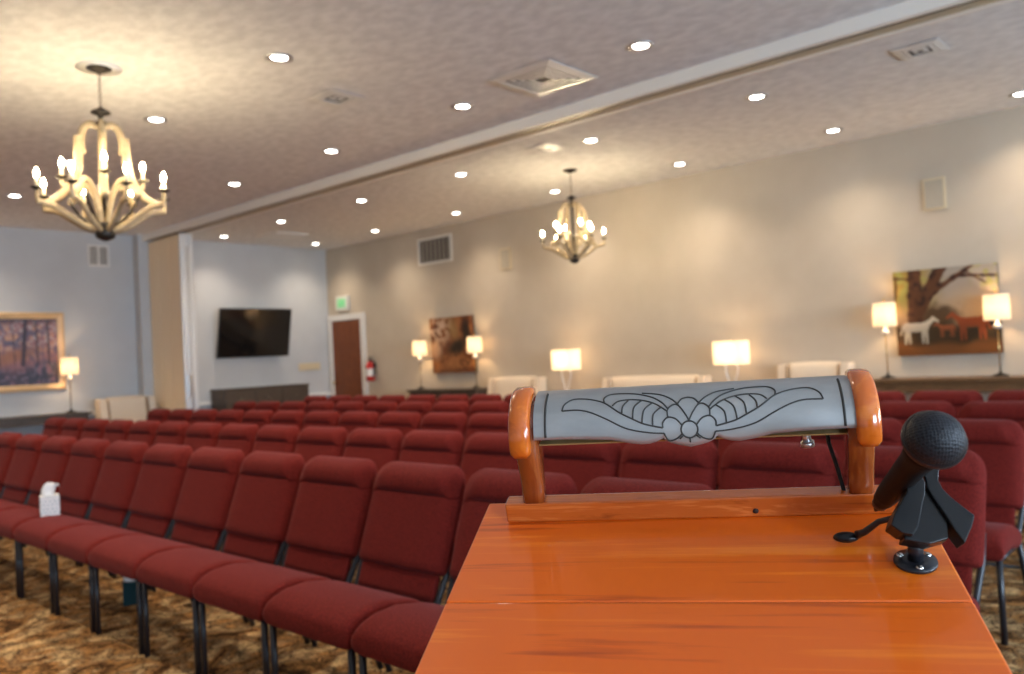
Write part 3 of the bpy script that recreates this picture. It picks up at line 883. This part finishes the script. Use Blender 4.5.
# ------------------------------------------------------------------ chairs
def make_chair():
    t = thing('stacking_chair', '', 'chair')
    W = .262
    # seat cushion
    mb = MB()
    def seat(u, v):
        # u around the section front->back over the top then under; v across
        s = v*2-1; s = math.copysign(1-(1-abs(s))**2.2, s)
        e = (1-abs(s)**20)**.5 if abs(s) < 1 else 0
        a = 2*PI*u
        c_, s_ = math.cos(a), math.sin(a)
        ex = .42
        y = -.098 + .182*math.copysign(abs(c_)**ex, c_)*(.975+.025*e)
        zc = .408; hz = .048*e+.004
        z = zc + hz*math.copysign(abs(s_)**ex, s_)
        if y < -.12: z -= ((-.12-y)/.16)**2*.030*(1 if s_ > 0 else .9)
        if s_ > 0: z += .010*e*math.cos(c_*1.3)
        z -= .034*max(0, (y+.10)/.19)
        return (s*W, y, z)
    mb.grid(seat, 36, 25, closed_u=True)
    n = 36
    mb.f.append(tuple(range(n))); mb.sm.append(True); mb.mi.append(0)
    mb.f.append(tuple(range(24*n, 25*n))); mb.sm.append(True); mb.mi.append(0)
    mb.build('seat', M['maroon'], t)
    # backrest: upper padded cushion with head roll
    z0, z1 = .488, .880
    def lean(z): return .150 + (z-.40)*.36
    def half_w(z):
        k = (z-z0)/(z1-z0)
        w = W-.004+.0*k
        if z > z1-.085:
            q = (z-(z1-.085))/.085
            w -= .082*(1-math.sqrt(max(0, 1-q*q)))
        if z < z0+.02: w -= .01*((z0+.02-z)/.02)**2
        return w
    def front(s, z):
        k = (z-z0)/(z1-z0)
        e = (1-abs(s)**6)**.5 if abs(s) < 1 else 0
        th = .052
        th *= min(1, math.sqrt(max(0, (z-z0+.002)/.028)))            # rounded underside
        if z > .7695:
            zz = min(1, abs(z-.826)/.0575)
            inner = .020+.054*math.sqrt(max(0, 1-zz**2.2))
            th = inner + (.060-inner)*sm(.70, .84, abs(s))*(1 if z < .826 else 0)
            if z >= .826: th = .074 - .014*sm(.70, .84, abs(s))
        if z > .832: th *= math.sqrt(max(0, 1-((z-.832)/(z1-.832))**2))
        return lean(z) - th*e
    mb = MB()
    zs = [z0+.0*i for i in range(1)]
    zs = [z0, z0+.004, z0+.010, z0+.018, z0+.028, .54, .58, .62, .66, .70, .73, .75, .762, .769, .7696, .773, .778, .784, .792, .801, .811, .8255, .8262, .838, .848, .857, .865, .871, .8755, .8785, z1]
    ss = [-1, -.992, -.97, -.93, -.88, -.82, -.76, -.70, -.6, -.4, -.2, 0, .2, .4, .6, .70, .76, .82, .88, .93, .97, .992, 1]
    def ff(u, v):
        s = ss[round(u*(len(ss)-1))]; z = zs[round(v*(len(zs)-1))]
        return (s*half_w(z), front(s, z), z)
    mb.grid(ff, len(ss), len(zs))
    def fb(u, v):
        s = ss[round(u*(len(ss)-1))]; z = zs[round(v*(len(zs)-1))]
        e = (1-abs(s)**6)**.5 if abs(s) < 1 else 0
        e2 = math.sqrt(max(0, 1-max(0, (z-.84)/(z1-.84))**2))
        return (s*half_w(z), lean(z)+.016*e*e2, z)
    mb.grid(fb, len(ss), len(zs))
    o = mb.build('backrest', M['maroon'], t)
    # lower panel, narrower and set back
    mb = MB()
    def lp(u, v):
        a = 2*PI*u; c_, s_ = math.cos(a), math.sin(a)
        z = .398+(.505-.398)*v
        e = .35
        return (.222*math.copysign(abs(c_)**e, c_), lean(z)-.008+.018*math.copysign(abs(s_)**e, s_), z)
    mb.grid(lp, 32, 5, closed_u=True)
    mb.f.append(tuple(range(32))); mb.sm.append(False); mb.mi.append(0)
    mb.f.append(tuple(range(4*32, 5*32))); mb.sm.append(False); mb.mi.append(0)
    mb.build('lower_back_panel', M['maroon'], t)
    for s in (-1, 1):
        x = s*.237
        MB().tube([(x, .118, .352), (x, .145, .40), (x+s*.012, lean(.50)+.004, .50), (x+s*.012, lean(.60)+.012, .60)], [.0125, .0125, .0125, .010], 8).build('back_upright', M['black_metal'], t)
        MB().tube([(x, -.250, .0), (x, -.250, .355)], .0135, 8).build('leg', M['black_metal'], t)
        MB().tube([(x, .29, .0), (x, .245, .12), (x, .125, .352)], .0125, 8).build('leg', M['black_metal'], t)
    MB().tube([(-.237, -.250, .350), (.237, -.250, .350)], .011, 8).tube([(-.237, .07, .345), (.237, .07, .345)], .011, 8).tube([(-.237, -.250, .347), (-.237, .12, .347)], .0115, 8).tube([(.237, -.250, .347), (.237, .12, .347)], .0115, 8).build('seat_frame', M['black_metal'], t)
    MB().tube([(-.235, .20, .215), (.235, .20, .215)], .007, 6).build('stretcher', M['black_metal'], t)
    return t

proto = make_chair()
used = [False]
def place_chair(x, y, spacing, label, group):
    if not used[0]: c = proto; used[0] = True
    else: c = copy_tree(proto)
    c.location = (x+.03, y-.022, 0); c.rotation_euler = (0, 0, R(-90)); c.scale = (spacing/.532, 1, 1)
    tag(c, label, 'chair', group)
    return c

def nth(i): return ordw[i] if i < len(ordw) else 'twentieth'
row_x = [1.90, 2.965, 4.115, 5.275, 6.33]
rown = ['front', 'second', 'third', 'fourth', 'back']
grp = ['chairs of the front row', 'chairs of the second row', 'chairs of the third row', 'chairs of the fourth row', 'chairs of the back row']
# seat boundaries of each row along the wall direction
bounds = []
b1 = [3.92+.555*k for k in range(9, -1, -1)] + [3.92-.54*k for k in range(1, 7)]
b2 = [5.03+.535*k for k in range(9, 0, -1)] + [5.03, 4.475, 3.92] + [3.384, 2.848, 2.315, 1.795, 1.27, .755]
b3 = [5.04+.543*k for k in range(9, -1, -1)] + [5.04-.5245*k for k in range(1, 9)]
b4 = [6.72+.552*k for k in range(6, -1, -1)] + [6.72-.53*k for k in range(1, 13)]
b5 = [6.725+.545*k for k in range(6, -1, -1)] + [6.725-.5226*k for k in range(1, 13)]
for ri, bl in enumerate((b1, b2, b3, b4, b5)):
    n = len(bl)-1
    for i in range(n):
        sp = bl[i]-bl[i+1]; yc = (bl[i]+bl[i+1])/2
        if ri == 0:
            left = i; right = n-1-i
            lb = 'maroon padded chair in the front row, %s from the row\'s right end behind the lectern' % nth(right)
            if abs(yc-5.75) < .3: lb = 'front-row maroon chair with the white tissue box on its seat'
        elif ri <= 2:
            lb = 'maroon padded chair in the %s row, %s from the row\'s left end' % (rown[ri], nth(i))
            if i == n-1: lb = 'maroon padded chair at the right end of the %s row, beside the microphone' % rown[ri]
        else:
            lb = 'maroon padded chair in the %s row, %s from the row\'s left end' % (rown[ri], nth(i))
        place_chair(row_x[ri], yc, sp, lb, grp[ri])

# ------------------------------------------------------------------ tissue boxes
def tissue_box(name, label, loc, rz, w, h, m_body, ts=1.0):
    t = thing(name, label, 'tissue box', loc, rz)
    MB().box(-w/2, w/2, -w/2, w/2, 0, h, .002).build('carton', m_body, t)
    MB().lathe([(.001, .0), (.035, .0), (.035, .0012), (.001, .0012)], 20, at=(0, 0, h)).build('opening', M['grey_box_edge'], t)
    mb = MB()
    rnd = random.Random(3)
    path = [(-.008, 0, .034), (-.007, .022, .038), (-.003, .045, .040), (.006, .062, .038), (.020, .070, .032), (.034, .064, .024), (.044, .052, .012)]
    def f(u, v):
        a = 2*PI*u
        q = v*(len(path)-1); i_ = min(int(q), len(path)-2); k_ = q-i_
        cx, cz, w_ = [path[i_][j]*(1-k_)+path[i_+1][j]*k_ for j in range(3)]
        wob = 1+.10*math.sin(5*a+v*3)+.06*math.sin(9*a)
        tilt = -.9*max(0, v-.4)
        ca = math.cos(a)*w_*wob
        return ((cx+ca*math.cos(tilt)*.9)*ts, .35*w_*math.sin(a)*wob*ts, h+.001+(cz+ca*math.sin(tilt)*.9+.004*math.sin(4*a)*v)*ts)
    mb.grid(f, 30, 12, closed_u=True)
    top = len(mb.v)-30; mb.f.append(tuple(range(top, top+30))); mb.sm.append(True); mb.mi.append(0)
    mb.build('tissue', M['tissue'], t)
tissue_box('tissue_box', 'white lattice-patterned tissue box with tissue standing on a front-row seat', (1.87, 5.60, .459), R(-16), .105, .122, M['lattice'])
tissue_box('tissue_box', 'dark teal tissue box standing on the carpet under the front row', (2.02, 4.83, .0), R(-23), .085, .13, M['teal'], .9)

# ------------------------------------------------------------------ lectern (frame: u right, v up the slope, n out of the top)
PH, TH, RH = R(29.502), R(18.262), R(1.143)
LO = Vector((.88138, .85637, 1.08387))
_lf = Vector((math.cos(PH), math.sin(PH), 0)); _lr = Vector((math.sin(PH), -math.cos(PH), 0))
_lv = _lf*math.cos(TH) + Vector((0, 0, 1))*math.sin(TH)
_ln = _lr.cross(_lv)
_lu = _lr*math.cos(RH) + _ln*math.sin(RH)
_ln = _lu.cross(_lv)
LM = Matrix(((_lu.x, _lv.x, _ln.x, LO.x), (_lu.y, _lv.y, _ln.y, LO.y), (_lu.z, _lv.z, _ln.z, LO.z), (0, 0, 0, 1)))
LW, LD = .58, .47
body_c = LM @ Vector((LW/2, -LD/2, 0))
lec = thing('lectern', 'glossy orange-brown wooden lectern with sloping top in the right foreground', 'lectern', (body_c.x, body_c.y, 0), PH-PI/2)
inv = (Matrix.Translation((body_c.x, body_c.y, 0)) @ Matrix.Rotation(PH-PI/2, 4, 'Z')).inverted()
T = inv @ LM
def lpart(mb, name, m_, parent=lec, bevel=0.0):
    # keep object space aligned with the lectern top so the grain follows it
    o = mb.build(name, m_, parent, bevel=bevel); o.matrix_local = T; return o
def cpart(mb, name, m_, parent, bevel=0.0):
    return mb.build(name, m_, parent, bevel=bevel)
lpart(MB().box(0, LW, -.2425, 0, -.022, 0), 'top_board', M['cherry'], bevel=.003)
lpart(MB().box(0, LW, -LD, -.2435, -.022, 0), 'top_board', M['cherry'], bevel=.003)
lpart(MB().box(.01, LW-.01, -.25, -.236, -.021, -.002), 'joint', M['gap'])
lpart(MB().box(.03, LW-.03, -LD+.0, -LD+.018, .0005, .016), 'book_ledge', M['cherry_rail'], bevel=.003)
# cabinet below
zb = .93
MB().prism([(-.235+.03, 0.08), (.235-.03, 0.08), (.235-.03, 1.035), (-.235+.03, .89)], 0, -.255, .255).build('cabinet', M['cherry'], lec, bevel=.003)
MB().box(-.275, .275, -.225, .225, 0, .0795, .006).build('plinth', M['cherry'], lec)
for s in (-1, 1):
    MB().box(s*.2555-.004 if s < 0 else .2555, s*.2555 if s < 0 else .2595, -.16, .16, .16, .80, .0015).build('side_panel', M['cherry_rail'], lec)
MB().box(-.20, .20, .2055, .2125, .16, .86, .002).build('front_panel', M['cherry_rail'], lec)

# reading lamp on the lectern: rail, two posts, two end caps, engraved hood
rl = thing('reading_lamp', 'lectern reading lamp with engraved pewter hood between two orange wooden end caps', 'lamp')
TR = LM
rl.matrix_world = LM @ Matrix.Rotation(R(.38), 4, 'Y')
def rpart(mb, name, m_, parent=None, bevel=0.0):
    return mb.build(name, m_, parent or rl, bevel=bevel)
rail = rpart(MB().box(.040, .550, -.060, -.034, .0003, .029), 'rail', M['cherry_rail'], bevel=.0025)
rail.matrix_local = Matrix.Rotation(R(-.38), 4, 'Y')
MB().lathe([(.001, .0), (.004, .0002), (.001, .0004)], 8).build('knot', M['gap'], rl, tf=Matrix.Translation((.375, -.0602, .012)) @ Matrix.Rotation(R(90), 4, 'X'))
HV, HC = -.010, .1130
def arc(r_, th): return (HV-r_*math.cos(R(th)), HC+r_*math.sin(R(th)))
# posts: side silhouette curves forward at the top
for (ua, ub) in ((.066, .096), (.491, .521)):
    mb = MB()
    secs = [(.0292, -.059, -.035), (.045, -.058, -.034), (.065, -.058, -.030), (.085, -.062, -.022), (.105, -.064, -.012), (.125, -.062, -.004), (.150, -.050, 0), (.160, -.036, -.006)]
    vs = []; fs = []
    for z, va, vb in secs:
        k = .0035
        du = 0.0 if z > .06 else 0
        vs += [(ua+k, va, z), (ub-k, va, z), (ub, va+k, z), (ub, vb-k, z), (ub-k, vb, z), (ua+k, vb, z), (ua, vb-k, z), (ua, va+k, z)]
    for i in range(len(secs)-1):
        for j in range(8): fs.append((i*8+j, i*8+(j+1) % 8, (i+1)*8+(j+1) % 8, (i+1)*8+j))
    fs.append(tuple(range(8))); fs.append(tuple(range((len(secs)-1)*8, len(secs)*8)))
    mb.add(vs, fs, True)
    rpart(mb, 'post', M['post_wood'])
# end caps: thick curved bars following the hood
for (ua, ub) in ((.060, .0895), (.4985, .528)):
    mb = MB(); vs = []; fs = []
    n = 22; K = 12
    um = (ua+ub)/2; hw = (ub-ua)/2
    for i in range(n+1):
        f_ = i/n; th = -8 + f_*133
        e = 1.0
        if f_ < .06: e = .80+.20*math.sqrt(1-(1-f_/.06)**2)
        if f_ > .90: e = .45+.55*math.sqrt(max(0, 1-((f_-.90)/.10)**2))
        ro = .0665; rin = .040
        rm = (ro+rin)/2; hr = (ro-rin)/2*e
        for k in range(K):
            a = 2*PI*k/K; c_, s_ = math.cos(a), math.sin(a); ex = .5
            rr = rm + hr*math.copysign(abs(c_)**ex, c_)
            uu = um + hw*e*math.copysign(abs(s_)**ex, s_)
            v_, c2 = arc(rr, th)
            vs.append((uu, v_, c2))
    for i in range(n):
        for k in range(K): fs.append((i*K+k, i*K+(k+1) % K, (i+1)*K+(k+1) % K, (i+1)*K+k))
    fs.append(tuple(range(K))); fs.append(tuple(range(n*K, (n+1)*K)))
    mb.add(vs, fs, True)
    rpart(mb, 'end_cap', M['cap_wood'])
# hood: shaped lower edge
HR = .0585
edge = [(.0945, 14.2), (.134, 14.0), (.165, 13.0), (.197, 11.0), (.22, 6.0), (.236, 3.6), (.247, 4.2), (.256, 6.5), (.265, 10.8), (.268, 7.5), (.275, 3.6), (.285, .8), (.2985, -2.2)]
edge = edge + [(2*.2985-u, th) for u, th in reversed(edge[:-1])]
def low(u):
    for (a, ta), (c, tc) in zip(edge, edge[1:]):
        if a <= u <= c: return ta+(tc-ta)*(u-a)/(c-a)
    return 14
U0, U1 = .0945, .5025-.0
mb = MB()
us = sorted(set([round(U0+(U1-U0)*i/80, 5) for i in range(81)] + [e[0] for e in edge if e[0] < U1]))
NT = 22
for r_ in (HR, HR-.0016):
    vs = []
    for u in us:
        l_ = low(u)
        for j in range(NT+1):
            th = l_+(128-l_)*j/NT; v_, c_ = arc(r_, th); vs.append((u, v_, c_))
    fs = [(i*(NT+1)+j, (i+1)*(NT+1)+j, (i+1)*(NT+1)+j+1, i*(NT+1)+j+1) for i in range(len(us)-1) for j in range(NT)]
    mb.add(vs, fs, True)
nn = len(us)*(NT+1)
for i in range(len(us)-1):                 # rim faces
    for j in (0, NT):
        mb.f.append((i*(NT+1)+j, (i+1)*(NT+1)+j, nn+(i+1)*(NT+1)+j, nn+i*(NT+1)+j)); mb.sm.append(False); mb.mi.append(0)
hood = rpart(mb, 'hood', M['pewter'])
# engraved line work, symmetrical about the flower
ENG = {
    'leaf': [(0.1334, 52.0), (0.1365, 62.0), (0.1476, 70.4), (0.1643, 70.2), (0.1811, 65.5), (0.1922, 59.9), (0.2085, 46.9), (0.2269, 36.5), (0.2423, 29.3), (0.265, 23.7)],
    'leaf_low': [(0.1334, 52.0), (0.1541, 52.3), (0.1706, 48.4), (0.1922, 38.2), (0.2131, 26.9), (0.2287, 21.8), (0.2494, 18.1), (0.2663, 16.8)],
    'upper': [(0.19, 61.4), (0.1892, 69.0), (0.1957, 75.9), (0.2079, 77.9), (0.2298, 75.8), (0.2515, 67.8), (0.2646, 58.3), (0.2734, 47.4)],
    'inner': [(0.2004, 56.2), (0.2085, 63.2), (0.2246, 65.1), (0.2408, 62.6), (0.2566, 56.3), (0.272, 44.7)],
    'rib1': [(0.2214, 63.6), (0.2145, 54.7), (0.213, 45.2)],
    'rib2': [(0.2394, 63.0), (0.2292, 52.9), (0.2269, 37.2)],
    'rib3': [(0.2527, 58.1), (0.2419, 47.8), (0.2387, 31.0)],
    'rib4': [(0.2644, 51.3), (0.254, 41.7), (0.2521, 26.8)],
    'top': [(0.2393, 76.7), (0.2622, 71.9), (0.2779, 62.3), (0.2867, 52.3)],
    'petalL': [(0.265, 23.7), (0.2655, 30.7), (0.2721, 36.8), (0.2818, 34.5), (0.2895, 25.8)],
    'petalL2': [(0.2663, 16.8), (0.2716, 7.6), (0.2813, 9.3), (0.2895, 15.8)],
    'petalUL': [(0.2721, 36.8), (0.2721, 46.7), (0.2789, 53.4), (0.2859, 52.4), (0.2939, 40.9), (0.2991, 30.3)],
    'petalT': [(0.2855, 55.4), (0.291, 62.3), (0.2985, 64.5)],
}
UC = .2985
def crom(p, k=6):
    if len(p) < 3: return [tuple(p[0][j]+(p[1][j]-p[0][j])*i/k for j in (0, 1)) for i in range(k+1)]
    q = [p[0]]+list(p)+[p[-1]]; r_ = []
    for i in range(1, len(q)-2):
        for s in range(k):
            t_ = s/k; a, b_, c_, d_ = q[i-1], q[i], q[i+1], q[i+2]
            r_.append(tuple(.5*((2*b_[j])+(-a[j]+c_[j])*t_+(2*a[j]-5*b_[j]+4*c_[j]-d_[j])*t_**2+(-a[j]+3*b_[j]-3*c_[j]+d_[j])*t_**3) for j in (0, 1)))
    r_.append(p[-1]); return r_
def on_hood(u, th, off=.0001):
    v_, c_ = arc(HR+off, th); return (u, v_, c_)
mb = MB()
def groove(ps, w=.0011):
    mb.tube([on_hood(u, th) for u, th in ps], w, 6)
for k_, ps in ENG.items():
    c = crom(ps)
    groove(c)
    groove([(2*UC-u, th) for u, th in c])
a_ = [(UC+.0105*math.cos(2*PI*i/24), 20.5+10.6*math.sin(2*PI*i/24)) for i in range(25)]
groove(a_)
groove([(UC, 9.5), (UC, 4)])
groove([(.2905, 13), (.2855, 9)]); groove([(2*UC-.2905, 13), (2*UC-.2855, 9)])
for u in (.1107, 2*UC-.1107): groove([(u, th) for th in range(17, 92, 5)], .0016)
mb.build('engraving', M['engrave'], hood)
# flat lamp tray, tube and clips inside the hood
rpart(MB().box(.0976, .4945, -.050, .030, .1115, .1135), 'reflector', mat('amber_reflector', (.42, .30, .12), .4, metal=.5))
rpart(MB().tube([(.12, -.012, .128), (.47, -.012, .128)], .0075, 10), 'lamp_tube', M['tube'])
for ua in (.098, .482): rpart(MB().box(ua, ua+.013, -.040, .02, .114, .140, .002), 'socket', M['black_plastic'])
rpart(MB().tube([(.445, -.02, .1175), (.445, -.022, .100), (.446, -.024, .092)], [.004, .005, .006], 10).tube([(.446, -.024, .092), (.4465, -.025, .085)], [.0085, .0085], 12), 'switch_knob', M['bright_metal'])
rpart(MB().tube([(.470, -.018, .117), (.472, -.026, .090), (.480, -.036, .060), (.486, -.046, .032), (.487, -.049, .0285)], .0026, 8), 'cord', M['rubber'])

# ------------------------------------------------------------------ microphone and its clip
def cray(x, y, d):
    return Vector((0, 0, CAM_Z)) + (_r2*((x-512)/F_PX) - _u2*((y-337)/F_PX) + _f)*d
ball = Vector((.8891, .2450, 1.1955))
tail = cray(884, 499, 1.0)
clipc = cray(931, 507, .915)
ax = (ball-tail).normalized()
e1 = Vector((0, 0, 1)).cross(-ax).normalized()*-1
if e1.dot(_r2) < 0: e1 = -e1
e2 = e1.cross(-ax).normalized()
if e2.z < 0: e2 = -e2
mic = thing('microphone', 'black ball-headed microphone pointing up from its clip on the lectern', 'microphone')
MM = Matrix(((e1.x, e2.x, ax.x, ball.x), (e1.y, e2.y, ax.y, ball.y), (e1.z, e2.z, ax.z, ball.z), (0, 0, 0, 1)))
mic.matrix_world = MM
br = .0287
prof = [(.001, br)]
for i in range(1, 19):
    a = R(90-i*9.0)
    if a < R(-52): break
    prof.append((br*math.cos(a), br*math.sin(a)))
MB().lathe(prof, 36, close=False).build('grille', M['grille'], mic)
MB().lathe([(br+.0002, -.004), (br+.0018, -.002), (br+.0018, .002), (br+.0002, .004)], 36, close=False).build('grille_band', M['black_metal'], mic)
L_ = (ball-tail).length
MB().lathe([(.0205, -.021), (.0215, -.028), (.0180, -.045), (.0160, -.070), (.0135, -L_+.02), (.012, -L_), (.001, -L_-.001)], 28).build('handle', M['matte_black'], mic)
MB().lathe([(.0095, -L_-.001), (.0095, -L_-.02), (.005, -L_-.026)], 16).build('plug', M['black_metal'], mic)
# cable from the plug down to the lectern top
pe = tail - ax*.045
MB2 = MB().tube([tail-ax*.018, pe, LM @ Vector((.545, -.075, .03)), LM @ Vector((.566, -.070, .008)), LM @ Vector((.575, -.04, .0045)), LM @ Vector((.578, -.012, .0045))], .0032, 8)
MB2.build('cable', M['rubber'], mic, tf=MM.inverted())

clip = thing('microphone_clip', 'black flared microphone clip on a round screwed flange on the lectern', 'microphone stand')
fl = LM @ Vector((.541, -.171, 0))
CM = Matrix.Translation(fl)
clip.location = fl
to_l = Matrix.Translation(-fl)
def clp(px, py, w):  # pixel offsets of the jaw outline turned to metres in the clip's own plane
    return clipc + e1*px + e2*py + ax*w
s_ = .00111
def jaw(poly, w0, w1, name, m_, bevel=.0015):
    n = len(poly); vs = []
    for w in (w0, w1):
        for (a, c) in poly: vs.append(clp(a, c, w))
    fs = [tuple(range(n)), tuple(reversed(range(n, 2*n)))]+[((i+1) % n, i, i+n, (i+1) % n+n) for i in range(n)]
    return MB().add(vs, fs, False).build(name, m_, clip, tf=to_l, bevel=bevel)
def px2m(poly): return [((x-935)*s_, -(y-505)*s_) for x, y in poly]
jaw(px2m([(908, 464), (924, 464), (928, 474), (930, 484), (928, 494), (923, 507), (915, 528), (909, 536), (899, 534), (890, 526), (895, 515), (903, 504), (910, 494), (914, 483), (913, 473)]), -.012, .016, 'jaw', M['black_plastic'])
jaw(px2m([(936, 464), (950, 464), (946, 473), (944, 481), (946, 489), (951, 497), (960, 507), (970, 517), (965, 528), (955, 544), (949, 532), (943, 516), (936, 500), (932, 489), (932, 476)]), -.016, .012, 'jaw', M['black_plastic'])
jaw(px2m([(924, 490), (937, 490), (946, 520), (943, 538), (925, 543), (902, 538), (910, 520)]), -.020, .006, 'clip_body', M['black_plastic'])
lp2 = inv
fm = Matrix.Translation(-fl) @ LM @ Matrix.Translation((.541, -.171, 0))
MB().lathe([(.001, .0003), (.0228, .0003), (.0234, .002), (.0228, .0045), (.012, .006), (.001, .006)], 30).build('flange', M['black_metal'], clip, tf=fm)
MB().tube([(0, 0, .006), (0, 0, .030)], .0085, 16).tube([(0, 0, .027), (0, 0, .034)], .010, 16).build('stem', M['black_metal'], clip, tf=fm)
for a in (30, 150, 270):
    MB().lathe([(.0042, .0045), (.0042, .0062), (.0025, .0075), (.0005, .0078)], 10, at=(.0172*math.cos(R(a)), .0172*math.sin(R(a)), 0)).build('screw', M['screw'], clip, tf=fm)
# thumb lever reaching left over the lectern top
lv = [LM @ Vector(p) for p in ((.548, -.160, .058), (.528, -.153, .050), (.508, -.143, .038), (.494, -.135, .020), (.486, -.131, .014))]
MB().tube(lv, [.0035, .0035, .0035, .004, .005], 8).build('lever', M['black_metal'], clip, tf=to_l)
c0 = LM @ Vector((.474, -.129, .0098))
mb = MB()
def el(u, v):
    a = 2*PI*u; b_ = PI*(v-.5)
    p = Vector((.015*math.cos(a)*math.cos(b_), .008*math.sin(a)*math.cos(b_), .0062*math.sin(b_)))
    return (LM.to_3x3() @ p) + c0
mb.grid(el, 20, 10, closed_u=True)
mb.build('lever_pad', M['black_plastic'], clip, tf=to_l)
bpy.context.view_layer.update()
